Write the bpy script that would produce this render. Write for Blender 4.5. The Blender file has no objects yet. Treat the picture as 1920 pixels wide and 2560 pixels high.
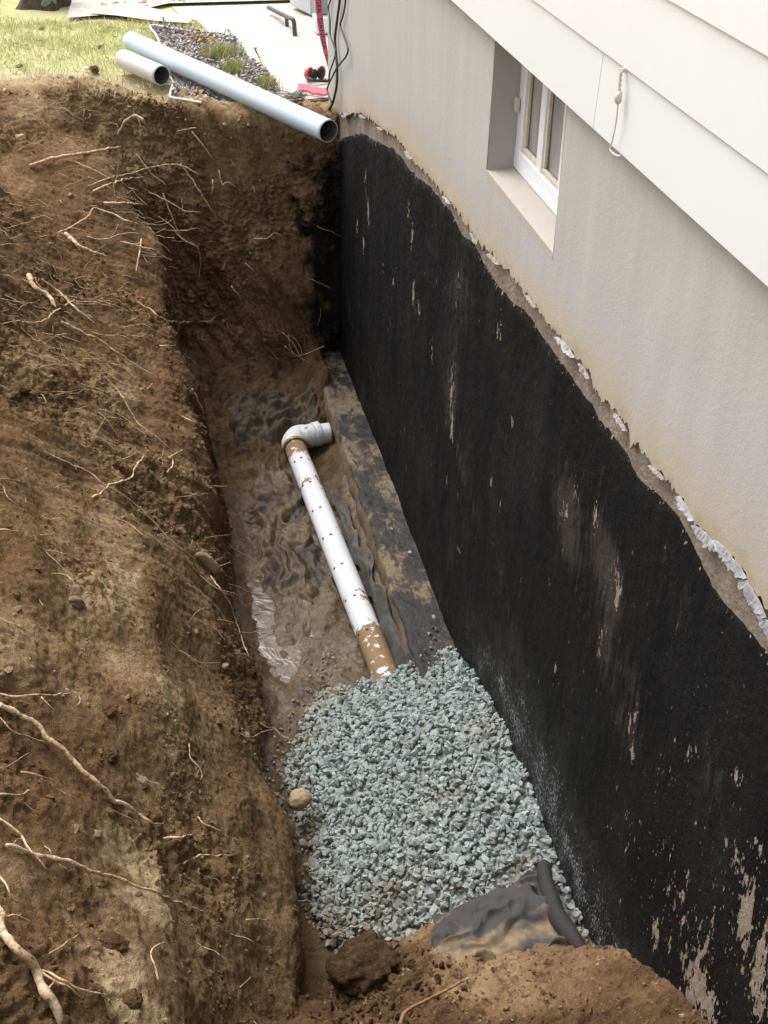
import bpy, bmesh, math, random
import numpy as np
from mathutils import Vector
from mathutils.bvhtree import BVHTree

S = bpy.context.scene
COL = S.collection
R_ = random.Random(7)
NR = np.random.default_rng(7)

# ------------------------------------------------------------------ camera
F_PX, PITCH, ROLL, YAW, CAM_Z = 3100.0, 0.5950062, 0.0176361, 0.2074709, 3.30
fw = np.array([math.sin(YAW)*math.cos(PITCH), math.cos(YAW)*math.cos(PITCH), -math.sin(PITCH)])
r0 = np.array([math.cos(YAW), -math.sin(YAW), 0.0]); u0 = np.cross(r0, fw)
rt = r0*math.cos(ROLL) + u0*math.sin(ROLL)
up = -r0*math.sin(ROLL) + u0*math.cos(ROLL)
cam_d = bpy.data.cameras.new('camera'); cam = bpy.data.objects.new('camera', cam_d); COL.objects.link(cam)
from mathutils import Matrix
cam.matrix_world = Matrix(((rt[0], up[0], -fw[0], 0), (rt[1], up[1], -fw[1], 0), (rt[2], up[2], -fw[2], CAM_Z), (0, 0, 0, 1)))
cam_d.sensor_fit = 'VERTICAL'; cam_d.sensor_height = 24.0; cam_d.lens = 24.0*F_PX/2560.0
cam_d.clip_start = 0.05; cam_d.clip_end = 2000
S.camera = cam

# ------------------------------------------------------------------ sky, sun, exposure
SUN_EL, SUN_ROT = math.radians(60), math.radians(-34)
W = bpy.data.worlds.new('World'); S.world = W; W.use_nodes = True
wn = W.node_tree; bg = wn.nodes['Background']
sky = wn.nodes.new('ShaderNodeTexSky'); sky.sky_type = 'NISHITA'; sky.sun_disc = False
sky.sun_elevation = SUN_EL; sky.sun_rotation = SUN_ROT; sky.air_density = 1.0; sky.dust_density = 4.0; sky.ozone_density = 1.0
hs = wn.nodes.new('ShaderNodeHueSaturation'); hs.inputs['Saturation'].default_value = 0.22
wn.links.new(sky.outputs[0], hs.inputs['Color']); wn.links.new(hs.outputs[0], bg.inputs['Color'])
bg.inputs['Strength'].default_value = 0.15
sd = bpy.data.lights.new('sun', 'SUN'); sd.energy = 1.5; sd.angle = math.radians(45); sd.color = (1.0, 0.975, 0.94)
sun = bpy.data.objects.new('sun', sd); COL.objects.link(sun)
sdir = Vector((math.sin(SUN_ROT)*math.cos(SUN_EL), math.cos(SUN_ROT)*math.cos(SUN_EL), math.sin(SUN_EL)))
sun.rotation_euler = sdir.to_track_quat('Z', 'Y').to_euler(); sun.location = sdir*20
S.view_settings.view_transform = 'Standard'; S.view_settings.look = 'None'
S.view_settings.exposure = 0.88; S.view_settings.gamma = 1.0; S.view_settings.use_curve_mapping = False
S.render.engine = 'CYCLES'
S.cycles.use_denoising = True; S.cycles.adaptive_threshold = 0.005; S.cycles.max_bounces = 6; S.cycles.diffuse_bounces = 4; S.cycles.glossy_bounces = 3

# ------------------------------------------------------------------ rays through photo points (1920 x 2560)
def ray(x, y): return fw*F_PX + rt*(x-960) + up*(1280-y)
def hit(x, y, ax, v):
    r = ray(x, y); o = CAM_Z if ax == 2 else 0.0
    P = r*((v-o)/r[ax]); P[2] += CAM_Z; return P
def pxsize(P): return float(np.dot(np.array(P)-np.array([0, 0, CAM_Z]), fw))/F_PX      # metres per photo pixel at P
def C(ox, oy, s): return lambda p: (ox + p[0]/s, oy + p[1]/s)
cA = C(0, 200, 1.728); cB = C(0, 900, 2.37); cC = C(0, 1660, 2.074); cD = C(600, 1600, 1.659)
cE = C(660, 0, 6.913); cF = C(300, 0, 3.607); cG = C(1440, 100, 6.32); cH = C(450, 850, 2.074)
cI = C(1180, 80, 3.687); cJ = C(640, 0, 1.296); cK = C(1000, 900, 1.803); cL = C(0, 0, 3.607)
cM = C(0, 0, .8641)

# ------------------------------------------------------------------ numpy noise
_perm = np.random.default_rng(3).permutation(256).astype(np.int64); _perm = np.concatenate([_perm]*3)
_gr = np.random.default_rng(4).normal(size=(256, 3)); _gr /= np.linalg.norm(_gr, axis=1)[:, None]
def perlin(p):
    p = np.asarray(p, float); i = np.floor(p).astype(np.int64); f = p - i; i &= 255
    u = f*f*f*(f*(f*6-15)+10); out = 0
    for dx in (0, 1):
        for dy in (0, 1):
            for dz in (0, 1):
                h = _perm[_perm[_perm[(i[..., 0]+dx) & 255]+((i[..., 1]+dy) & 255)]+((i[..., 2]+dz) & 255)]
                g = _gr[h]
                d = g[..., 0]*(f[..., 0]-dx)+g[..., 1]*(f[..., 1]-dy)+g[..., 2]*(f[..., 2]-dz)
                w = (u[..., 0] if dx else 1-u[..., 0])*(u[..., 1] if dy else 1-u[..., 1])*(u[..., 2] if dz else 1-u[..., 2])
                out = out + w*d
    return out*1.5
def fbm(p, oct=4, gain=.5):
    p = np.asarray(p, float); a = 1; s = 0
    for k in range(oct): s = s + a*perlin(p*2**k + 17.3*k); a *= gain
    return s
def ridged(p): return 1-np.abs(perlin(p))*2
def sstep(a, b, x):
    t = np.clip((x-a)/(b-a), 0, 1); return t*t*(3-2*t)
def interp(xs, ys): 
    xs, ys = zip(*sorted(zip(xs, ys))); return lambda v: np.interp(v, xs, ys)

# ------------------------------------------------------------------ mesh + object helpers
def mesh_np(name, V, Q, attrs=None, smooth=True):
    V = np.asarray(V, np.float32).reshape(-1, 3); Q = np.asarray(Q, np.int32); k = Q.shape[1]
    me = bpy.data.meshes.new(name)
    me.vertices.add(len(V)); me.vertices.foreach_set('co', V.ravel())
    me.loops.add(Q.size); me.loops.foreach_set('vertex_index', Q.ravel())
    me.polygons.add(len(Q)); me.polygons.foreach_set('loop_start', np.arange(len(Q), dtype=np.int32)*k)
    me.polygons.foreach_set('loop_total', np.full(len(Q), k, np.int32))
    me.polygons.foreach_set('use_smooth', np.full(len(Q), smooth, bool))
    me.update(calc_edges=True)
    for n, a in (attrs or {}).items():
        a = np.asarray(a, np.float32).ravel()
        at = me.attributes.new(n, 'FLOAT', 'POINT'); at.data.foreach_set('value', a)
    return me
def gridq(nu, nv, flip=False):
    i, j = np.meshgrid(np.arange(nu-1), np.arange(nv-1), indexing='ij'); a = (i*nv+j).ravel()
    q = np.stack([a, a+nv, a+nv+1, a+1], 1)
    return q[:, ::-1] if flip else q
def link(name, me, mat=None, parent=None, **props):
    o = bpy.data.objects.new(name, me); COL.objects.link(o)
    if mat and me: me.materials.append(mat) if not me.materials else None
    if parent: o.parent = parent
    for k, v in props.items(): o[k] = v
    return o
def thing(name, label, cat, loc=(0, 0, 0), group=None):
    o = bpy.data.objects.new(name, None); COL.objects.link(o); o.location = loc; o.empty_display_size = .05
    o['label'] = label; o['category'] = cat
    if group: o['group'] = group
    bpy.context.view_layer.update() if False else None
    return o
def under(o, parent):            # parent keeping world coordinates (parents here are only translated)
    o.parent = parent; o.matrix_parent_inverse = Matrix.Translation(-parent.location); return o
def part(name, me, mat, parent, **p):
    o = link(name, me, mat, None, **p)
    if parent.type == 'EMPTY': under(o, parent)
    else: o.parent = parent
    return o
def bm_mesh(name, bm, smooth=False):
    me = bpy.data.meshes.new(name); bm.normal_update(); bm.to_mesh(me); bm.free()
    if smooth: me.polygons.foreach_set('use_smooth', [True]*len(me.polygons))
    return me
def box(bm, x0, x1, y0, y1, z0, z1, bev=0):
    r = bmesh.ops.create_cube(bm, size=1); vs = r['verts']
    for v in vs: v.co = Vector(((x0+x1)/2+v.co.x*(x1-x0), (y0+y1)/2+v.co.y*(y1-y0), (z0+z1)/2+v.co.z*(z1-z0)))
    if bev: bmesh.ops.bevel(bm, geom=list({e for v in vs for e in v.link_edges}), offset=bev, segments=2, affect='EDGES', profile=.5)
    return vs
def resample(P, step):
    P = np.asarray(P, float); n = len(P)
    if n > 2:      # catmull-rom
        Q = np.vstack([2*P[0]-P[1], P, 2*P[-1]-P[-2]]); out = []
        for i in range(n-1):
            a, b, c, d = Q[i:i+4]; m = max(2, int(np.linalg.norm(c-b)/step))
            for t in np.linspace(0, 1, m, endpoint=False):
                out.append(.5*(2*b+(c-a)*t+(2*a-5*b+4*c-d)*t*t+(3*b-a-3*c+d)*t**3))
        out.append(P[-1]); return np.array(out)
    m = max(2, int(np.linalg.norm(P[1]-P[0])/step)); return P[0]+(P[1]-P[0])*np.linspace(0, 1, m+1)[:, None]
def tube_arr(P, rad, sides=8, cap=True):
    P = np.asarray(P, float); n = len(P); rad = np.broadcast_to(np.asarray(rad, float), (n,))
    T = np.gradient(P, axis=0); T /= np.linalg.norm(T, axis=1)[:, None]+1e-12
    a = np.array([0, 0, 1.]) if abs(T[0, 2]) < .9 else np.array([1., 0, 0])
    N = np.cross(T[0], a); N /= np.linalg.norm(N); V = []
    for i in range(n):
        N = N-T[i]*np.dot(N, T[i]); N /= np.linalg.norm(N)+1e-12; B = np.cross(T[i], N)
        for k in range(sides):
            t = 2*math.pi*k/sides; V.append(P[i]+rad[i]*(math.cos(t)*N+math.sin(t)*B))
    Q = [[i*sides+k, i*sides+(k+1) % sides, (i+1)*sides+(k+1) % sides, (i+1)*sides+k] for i in range(n-1) for k in range(sides)]
    if cap:
        for e, f in ((0, 1), (n-1, 0)):
            V.append(P[e]); c = len(V)-1
            for k in range(0, sides, 2):
                a_, b_, d_ = e*sides+k, e*sides+(k+1) % sides, e*sides+(k+2) % sides
                Q.append([c, d_, b_, a_] if f else [c, a_, b_, d_])
    return np.array(V), np.array(Q)
def tube(name, P, rad, sides=8, step=None, cap=True):
    if step: 
        P2 = resample(P, step)
        if np.ndim(rad): rad = np.interp(np.linspace(0, 1, len(P2)), np.linspace(0, 1, len(rad)), rad)
        P = P2
    return mesh_np(name, *tube_arr(P, rad, sides, cap))
def merge(lst):
    V, Q, o = [], [], 0
    for v, q in lst: V.append(v); Q.append(q+o); o += len(v)
    return np.vstack(V), np.vstack(Q)

# ------------------------------------------------------------------ materials
class NT:
    def __init__(s, name):
        s.m = bpy.data.materials.new(name); s.m.use_nodes = True; s.t = s.m.node_tree; s.b = s.t.nodes['Principled BSDF']
        s.geo = None
    def n(s, typ, **k):
        x = s.t.nodes.new(typ)
        for a, v in k.items(): setattr(x, a, v)
        return x
    def set(s, sock, v):
        if hasattr(v, 'is_linked') or isinstance(v, bpy.types.NodeSocket): s.t.links.new(v, sock)
        else: sock.default_value = v if not (isinstance(v, tuple) and len(v) == 3 and sock.type == 'RGBA') else (*v, 1)
    def pos(s):
        if not s.geo: s.geo = s.n('ShaderNodeTexCoord').outputs['Object']
        return s.geo
    def scaled(s, sc):
        m = s.n('ShaderNodeMapping'); s.t.links.new(s.pos(), m.inputs[0]); m.inputs['Scale'].default_value = sc; return m.outputs[0]
    def noise(s, scale, detail=4, rough=.55, vec=None, dist=0.0):
        x = s.n('ShaderNodeTexNoise'); s.t.links.new(vec or s.pos(), x.inputs['Vector'])
        x.inputs['Scale'].default_value = scale; x.inputs['Detail'].default_value = detail; x.inputs['Roughness'].default_value = rough
        x.inputs['Distortion'].default_value = dist; return x.outputs['Fac']
    def voro(s, scale, vec=None, feat='F1', out='Distance'):
        x = s.n('ShaderNodeTexVoronoi', feature=feat); s.t.links.new(vec or s.pos(), x.inputs['Vector']); x.inputs['Scale'].default_value = scale
        return x.outputs[out]
    def attr(s, name):
        x = s.n('ShaderNodeAttribute', attribute_name=name); return x.outputs['Fac']
    def rng(s, v, a, b, c=0.0, d=1.0):
        x = s.n('ShaderNodeMapRange'); s.set(x.inputs[0], v)
        for i, q in enumerate((a, b, c, d)): x.inputs[i+1].default_value = q
        return x.outputs[0]
    def math(s, op, a, b=0.0):
        x = s.n('ShaderNodeMath', operation=op); s.set(x.inputs[0], a); s.set(x.inputs[1], b); return x.outputs[0]
    def mix(s, f, a, b, mode='MIX'):
        x = s.n('ShaderNodeMix', data_type='RGBA', blend_type=mode); s.set(x.inputs[0], f); s.set(x.inputs[6], a); s.set(x.inputs[7], b); return x.outputs[2]
    def ramp(s, f, stops):
        x = s.n('ShaderNodeValToRGB'); s.set(x.inputs[0], f); e = x.color_ramp.elements
        while len(e) < len(stops): e.new(.5)
        for q, (p, c) in zip(e, stops): q.position = p; q.color = (*c, 1)
        return x.outputs[0]
    def bump(s, h, strength=.5, dist=.01, nrm=None):
        x = s.n('ShaderNodeBump'); s.set(x.inputs['Height'], h); x.inputs['Strength'].default_value = strength; x.inputs['Distance'].default_value = dist
        if nrm: s.t.links.new(nrm, x.inputs['Normal'])
        return x.outputs[0]
    def out(s, col=None, rough=None, nrm=None, metal=None, spec=None):
        if col is not None: s.set(s.b.inputs['Base Color'], col)
        if rough is not None: s.set(s.b.inputs['Roughness'], rough)
        if nrm is not None: s.t.links.new(nrm, s.b.inputs['Normal'])
        if metal is not None: s.b.inputs['Metallic'].default_value = metal
        if spec is not None: s.set(s.b.inputs['Specular IOR Level'], spec)
        return s.m

def mat_soil(name='soil', wetness=False):
    m = NT(name)
    tone = m.attr('tone'); n1 = m.noise(9, 6, .6); n2 = m.noise(55, 5, .65); n3 = m.noise(2.5, 3)
    f = m.math('ADD', tone, m.math('MULTIPLY', m.math('SUBTRACT', n1, .5), .6))
    f = m.math('ADD', f, m.math('MULTIPLY', m.math('SUBTRACT', n2, .5), .62))
    col = m.ramp(f, [(0.02, (.048, .028, .015)), (.26, (.135, .079, .040)), (.46, (.222, .137, .071)), (.66, (.325, .220, .118)), (.95, (.50, .375, .220))])
    red = m.rng(n3, .48, .68)
    col = m.mix(m.math('MULTIPLY', red, .4), col, (.19, .098, .050))
    speck = m.rng(m.voro(95), .14, .07); big = m.rng(m.noise(14, 2), .46, .58)
    col = m.mix(m.math('MULTIPLY', m.math('MULTIPLY', speck, big), .55), col, (.46, .37, .26))
    tar = m.rng(m.math('ADD', m.attr('tar'), m.math('MULTIPLY', m.math('SUBTRACT', n1, .5), 1.1)), .38, .78)
    col = m.mix(tar, col, (.024, .0215, .020))
    wet = m.attr('wet')
    rough = m.rng(wet, 0, 1, .97, .32)
    h = m.math('ADD', m.noise(40, 6, .7), m.math('MULTIPLY', m.noise(150, 4, .7), .5))
    return m.out(col, rough, m.bump(h, 1.0, .018), spec=m.rng(wet, 0, 1, .12, .5))
M_soil = mat_soil()

def simple(name, col, rough=.6, metal=None, bump=None, spec=None, var=0, vs=30):
    m = NT(name); c = col
    if var:
        c = m.mix(m.rng(m.noise(vs, 5, .65), .3, .7), tuple(x*(1-var) for x in col), tuple(min(1, x*(1+var)) for x in col))
    nr = m.bump(m.noise(bump[0], 4, .6), bump[1], bump[2]) if bump else None
    return m.out(c, rough, nr, metal, spec)

def mat_mud():
    m = NT('wet_mud'); n = m.noise(6, 5, .6); n2 = m.noise(45, 4, .6); wet = m.attr('wet')
    col = m.mix(m.rng(n, .3, .7), (.045, .028, .0135), (.11, .071, .034))
    col = m.mix(m.rng(n2, .45, .75, 0, .5), col, (.14, .098, .052))
    ro = m.math('ADD', m.rng(wet, 0, 1, .92, .30), m.rng(n2, .4, .7, 0, .18))
    h = m.math('ADD', m.noise(22, 5, .6, dist=.8), m.math('MULTIPLY', n2, .3))
    return m.out(col, ro, m.bump(h, .75, .02), spec=m.rng(wet, 0, 1, .2, .6))
M_mud = mat_mud()
def mat_water():
    m = NT('muddy_water'); col = m.mix(m.rng(m.noise(9, 3), .35, .65), (.10, .073, .043), (.16, .122, .078))
    return m.out(col, .05, m.bump(m.noise(9, 4, .6, dist=1.1), .4, .02), spec=.8)
M_water = mat_water()
def mat_gravel():
    m = NT('crushed_stone'); t = m.attr('tone'); d = m.attr('dirt'); n = m.noise(90, 4, .6)
    col = m.ramp(t, [(0, (.20, .225, .22)), (.35, (.265, .30, .292)), (.7, (.325, .362, .352)), (.93, (.40, .44, .43)), (1, (.36, .32, .26))])
    col = m.mix(m.rng(n, .3, .75, 0, .35), col, (.20, .23, .225))
    col = m.mix(m.math('MULTIPLY', d, m.rng(n, .25, .6, .5, 1)), col, (.21, .155, .095))
    return m.out(col, .8, m.bump(m.noise(240, 3, .6), .4, .003), spec=.12)
M_gravel = mat_gravel()
def mat_stucco():
    m = NT('grey_stucco'); d = m.attr('dirt')
    st = m.noise(1, 4, .6, m.scaled((1, 14, .7))); n = m.noise(5, 4); f = m.noise(170, 3, .7)
    col = m.mix(m.rng(st, .35, .7), (.44, .422, .402), (.485, .466, .443))
    col = m.mix(m.rng(n, .35, .7, 0, .4), col, (.44, .42, .40))
    col = m.mix(m.rng(f, .3, .7, .0, .28), col, (.35, .335, .315))
    dd = m.math('ADD', d, m.math('MULTIPLY', m.math('SUBTRACT', m.noise(3.5, 4, .6), .5), .6))
    col = m.mix(m.rng(dd, .15, 1.0, 0, .7), col, (.45, .37, .255))
    col = m.mix(m.rng(m.math('ADD', d, m.math('MULTIPLY', m.math('SUBTRACT', m.noise(16, 4), .5), .9)), .95, 1.25, 0, .7), col, (.36, .27, .17))
    return m.out(col, .92, m.bump(m.math('ADD', f, m.math('MULTIPLY', m.noise(60, 3), .6)), .26, .005), spec=.2)
M_stucco = mat_stucco()
def mat_concrete(name, a, b, s=7, bs=.4):
    m = NT(name); n = m.noise(s, 6, .65); n2 = m.noise(80, 4, .6); v = m.noise(1, 5, .7, m.scaled((6, 16, 3)))
    col = m.mix(m.rng(n, .3, .7), a, b); col = m.mix(m.rng(n2, .35, .8, 0, .5), col, tuple(.55*x for x in a)); col = m.mix(m.rng(v, .5, .75, 0, .6), col, tuple(min(.8, 1.5*x) for x in b))
    return m.out(col, .9, m.bump(m.math('ADD', n, n2), bs, .01), spec=.25)
M_conc = mat_concrete('raw_concrete', (.21, .165, .12), (.31, .26, .205), 14, .8)
M_foot = mat_concrete('muddy_footing', (.10, .075, .048), (.17, .125, .078))
M_walk = mat_concrete('walk_concrete', (.50, .465, .41), (.58, .545, .485), 2.5, .2)
M_side_conc = mat_concrete('slab_side', (.16, .14, .11), (.26, .23, .19))
def mat_tar():
    m = NT('black_tar'); sm = m.attr('smear'); gl = m.attr('glint'); tan = m.attr('bare')
    f = m.noise(120, 4, .7); st = m.noise(1, 5, .7, m.scaled((30, 55, 9))); br = m.noise(1, 4, .6, m.scaled((5, 9, 2.2)))
    col = m.mix(m.rng(br, .3, .7), (.0068, .0068, .0076), (.0150, .0145, .0142))
    # rubbed brown / grey scuffs
    k = m.math('ADD', sm, m.math('MULTIPLY', m.math('SUBTRACT', st, .5), 1.8))
    col = m.mix(m.rng(k, .50, .95, 0, .7), col, (.075, .062, .05))
    # bare concrete showing through, drawn out by the trowel
    b = m.math('ADD', tan, m.math('MULTIPLY', m.math('SUBTRACT', st, .5), 2.2))
    b = m.math('ADD', b, m.math('MULTIPLY', m.math('SUBTRACT', m.noise(48, 3, .65), .5), 1.3))
    b = m.math('ADD', b, m.math('MULTIPLY', m.math('SUBTRACT', m.noise(1, 3, .6, m.scaled((60, 105, 34))), .5), 1.5))
    sp = m.math('MULTIPLY', m.rng(m.voro(62, m.scaled((1, 1, .62))), .20, .13), m.rng(m.math('ADD', tan, m.math('MULTIPLY', m.math('SUBTRACT', m.noise(14, 3), .5), .7)), -.02, .12))
    bare = m.math('MAXIMUM', m.rng(b, .42, .50), sp)
    col = m.mix(bare, col, m.mix(m.rng(f, .3, .7), (.27, .215, .155), (.40, .335, .255)))
    # specular sparkle on the tar, painted in as tiny pale grains
    g = m.rng(m.math('ADD', gl, m.math('MULTIPLY', m.math('SUBTRACT', m.noise(115, 2, .6), .5), 4.6)), 1.22, 1.4)
    col = m.mix(m.math('MULTIPLY', g, .85), col, (.27, .275, .29))
    ro = m.math('ADD', m.rng(m.noise(7, 5), .35, .65, .5, .75), m.math('MULTIPLY', bare, .35))
    h = m.math('ADD', m.noise(60, 5, .75), m.math('MULTIPLY', m.noise(1, 4, .65, m.scaled((20, 34, 8))), .8))
    h = m.math('ADD', h, m.math('MULTIPLY', bare, -.5))
    return m.out(col, ro, m.bump(h, 1.0, .011), spec=m.rng(gl, .1, 1, .07, .45))
M_tar = mat_tar()
def mat_foot_tar():
    m = NT('muddy_tar'); n = m.noise(1, 7, .75, m.scaled((26, 13, 13)), .3); n2 = m.noise(2.2, 3)
    k = m.rng(m.math('ADD', n, m.math('MULTIPLY', m.math('SUBTRACT', n2, .5), 1.1)), .47, .60)
    col = m.mix(k, (.021, .0195, .019), m.mix(m.rng(m.noise(60, 4), .3, .7), (.13, .095, .06), (.23, .18, .115)))
    return m.out(col, m.rng(k, 0, 1, .5, .9), m.bump(m.noise(70, 5, .7), .7, .01), spec=.35)
M_foot_tar = mat_foot_tar()
M_siding = simple('white_siding', (.715, .715, .725), .5, bump=(60, .08, .002), var=.02, vs=3)
M_white = simple('white_paint', (.78, .79, .82), .45, var=.06, vs=40, bump=(80, .3, .002))
M_cream = simple('old_putty', (.62, .55, .43), .8, var=.15, vs=60)
M_flake = simple('peeling_paint', (.29, .29, .30), .85, var=.45, vs=50, bump=(90, .4, .003))
M_crust = simple('broken_crust', (.27, .25, .225), .9, var=.5, vs=70, bump=(90, .8, .004))
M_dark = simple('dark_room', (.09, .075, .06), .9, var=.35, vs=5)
def mat_glass():
    m = NT('dust_and_reflection_glass'); n = m.noise(6, 5, .65); s = m.noise(1, 4, .6, m.scaled((5, 14, 3)))
    col = m.mix(m.rng(s, .35, .75), (.28, .27, .26), (.46, .45, .44))  # grey of the dust plus a reflection put into the pane colour
    m.out(col, m.rng(n, .3, .7, .08, .3), spec=.5)
    m.b.inputs['Alpha'].default_value = .85
    return m.m
M_glass = mat_glass()
def mat_pvc(name, base, mudc, soft):
    m = NT(name); d = m.attr('mud'); n = m.noise(26, 5, .65); f = m.noise(9, 3)
    k = m.rng(m.math('ADD', d, m.math('MULTIPLY', m.math('SUBTRACT', n, .5), 1.9)), .55, .55+soft)
    col = m.mix(m.rng(f, .35, .7, 0, .25), base, tuple(.82*x for x in base))
    col = m.mix(m.rng(m.noise(70, 4, .7), .55, .75, 0, .35), col, (.42, .34, .24))
    col = m.mix(k, col, mudc)
    return m.out(col, m.rng(k, 0, 1, .38, .8), m.bump(m.math('ADD', k, m.math('MULTIPLY', n, .2)), .35, .004), spec=.4)
M_pvc = mat_pvc('white_pvc', (.60, .615, .65), (.21, .13, .062), .06)
M_blue = mat_pvc('pale_blue_pvc', (.52, .62, .68), (.33, .25, .16), .3)
M_ivory = mat_pvc('old_white_pvc', (.62, .605, .575), (.36, .26, .15), .25)
M_inside = simple('pipe_bore', (.09, .095, .09), .8, var=.4, vs=20)
M_hole = simple('drilled_hole', (.012, .012, .014), .9)
def mat_fabric(name, a, mudc, lo, hi, rough=.8):
    m = NT(name); d = m.attr('mud'); n = m.noise(9, 6, .65, dist=.5); w = m.noise(420, 2)
    k = m.rng(m.math('ADD', d, m.math('MULTIPLY', m.math('SUBTRACT', n, .5), 1.2)), lo, hi)
    col = m.mix(m.rng(w, .3, .7, 0, .4), a, tuple(.65*x for x in a))
    col = m.mix(k, col, m.mix(m.rng(m.noise(50, 4), .3, .7), mudc, tuple(.65*x for x in mudc)))
    return m.out(col, rough, m.bump(m.math('ADD', w, m.math('MULTIPLY', n, 2)), .3, .003), spec=.35)
M_fab = mat_fabric('landscape_fabric', (.058, .052, .053), (.28, .20, .115), .45, .95)
M_fabroll = mat_fabric('fabric_roll', (.034, .031, .032), (.16, .12, .08), .75, 1.2)
M_fabmud = mat_fabric('muddy_fabric', (.028, .024, .019), (.120, .082, .042), .25, .75, .60)
M_crump = mat_fabric('crumpled_fabric', (.062, .051, .037), (.14, .098, .055), .3, .8, .78)
M_fabdark = mat_fabric('dark_wet_fabric', (.055, .052, .047), (.16, .11, .06), .45, .9, .64)
def mat_root():
    m = NT('root_bark'); t = m.attr('tone'); n = m.noise(110, 4, .7); v = m.noise(24, 3)
    col = m.mix(t, (.26, .18, .105), (.80, .63, .43))
    col = m.mix(m.rng(n, .48, .75, 0, .6), col, (.16, .09, .045)); col = m.mix(m.rng(v, .45, .65, 0, .65), col, (.42, .21, .09)); col = m.mix(m.rng(m.noise(55, 5, .75), .5, .62, 0, .7), col, (.12, .07, .04))
    return m.out(col, .85, m.bump(n, .9, .004), spec=.2)
M_root = mat_root()
def mat_stone(name, a, b):
    m = NT(name); col = m.mix(m.rng(m.noise(28, 6, .65), .3, .7), a, b); col = m.mix(m.rng(m.noise(9, 4), .5, .68, 0, .6), col, (.16, .105, .06))
    return m.out(col, .85, m.bump(m.noise(120, 4, .6), .5, .004), spec=.25)
M_tan = mat_stone('tan_stone', (.29, .21, .13), (.43, .34, .23))
M_brown = mat_stone('brown_stone', (.17, .12, .078), (.29, .21, .14))
M_clod = mat_stone('dark_clod', (.055, .036, .022), (.10, .066, .04))
def mat_ground():
    m = NT('lawn_soil'); g = m.attr('grass'); n = m.noise(3, 5, .6); f = m.noise(60, 4, .7); l = m.noise(1, 4, .6, m.scaled((9, 26, 9)))
    col = m.mix(m.rng(f, .3, .7), (.42, .34, .21), (.58, .49, .32))
    gr = m.mix(m.rng(n, .3, .7), (.44, .47, .21), (.58, .55, .30))
    col = m.mix(m.rng(m.math('ADD', g, m.math('MULTIPLY', m.math('SUBTRACT', l, .5), 1.2)), .35, .65), col, gr)
    col = m.mix(m.rng(m.noise(13, 4), .62, .72, 0, .6), col, (.15, .095, .05))
    return m.out(col, .95, m.bump(f, .8, .02), spec=.1)
M_ground = mat_ground()
def mat_blade(name, a, b):
    m = NT(name); return m.out(m.mix(m.attr('tone'), a, b), .7, spec=.2)
M_blade = mat_blade('grass_blade', (.42, .48, .19), (.72, .66, .40))
M_tuft = mat_blade('tuft_blade', (.26, .42, .10), (.52, .40, .20))
M_mulch = mat_blade('mulch_chip', (.18, .16, .16), (.50, .46, .43))
M_mulchbed = simple('mulch_soil', (.18, .155, .145), .95, bump=(45, 1, .02), var=.5, vs=40)
M_leaf = mat_blade('dry_leaf', (.26, .14, .06), (.52, .38, .20))
M_drive = mat_concrete('driveway_gravel', (.50, .46, .41), (.68, .63, .56), 26, .8)
M_black = simple('black_rubber', (.022, .022, .024), .5)
M_rail = simple('black_rail', (.06, .055, .055), .45)
M_red = simple('red_plastic', (.72, .06, .09), .3)
M_foam = simple('black_foam', (.03, .03, .028), .9, bump=(120, .4, .003))
M_pink = simple('red_tape', (.95, .27, .36), .35)
M_ink = simple('black_ink', (.03, .012, .015), .5)
M_grey = simple('grey_metal', (.26, .26, .265), .5, var=.1)
M_wire = simple('grey_wire', (.16, .145, .13), .6)
M_cord = simple('white_cord', (.66, .62, .56), .8, bump=(300, .5, .002), var=.12, vs=90)
M_edging = simple('white_edging', (.60, .58, .55), .6, var=.2)
M_bark = mat_stone('tree_bark', (.035, .03, .026), (.085, .075, .062))
M_lichen = simple('lichen', (.16, .19, .15), .9, var=.4, vs=30)
M_gwall = mat_concrete('pale_wall', (.55, .55, .58), (.62, .62, .65), 3, .1)
M_roof = simple('grey_shingle', (.12, .12, .125), .9, var=.3, vs=12)
M_wood = simple('weathered_wood', (.30, .25, .19), .85, var=.3, vs=40)

# ================================================================== SETTING
WALL = 1.03                                  # face of the foundation wall (plane x = WALL)
def zg(y): return 1.45 + .105*np.maximum(0, 6.15-np.asarray(y, float))
Bp = np.array([(.18, .4), (.20, 1.4), (.22, 2.1), (.25, 2.5), (.27, 3.0), (.29, 3.5), (.28, 3.9), (.27, 4.4), (.235, 5.1), (.222, 5.6), (.224, 5.8), (.235, 5.95), (.27, 6.07), (.36, 6.12), (.52, 6.14), (.75, 6.13), (.95, 6.11), (1.06, 6.10)])
Tp = np.array([(-1.0, .4), (-1.0, 1.4), (-1.0, 2.1), (-1.0, 2.5), (-1.0, 3.0), (-1.02, 3.5), (-1.03, 3.9), (-1.04, 4.4), (-1.08, 5.2), (-1.15, 6.1), (-.98, 6.72), (-.55, 6.86), (-.17, 6.90), (.06, 6.64), (.285, 6.44), (.52, 6.24), (.78, 6.165), (1.06, 6.16)])
_seg = np.linalg.norm(np.diff(.45*Bp+.55*Tp, axis=0), axis=1); _s = np.concatenate([[0], np.cumsum(_seg)])
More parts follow.
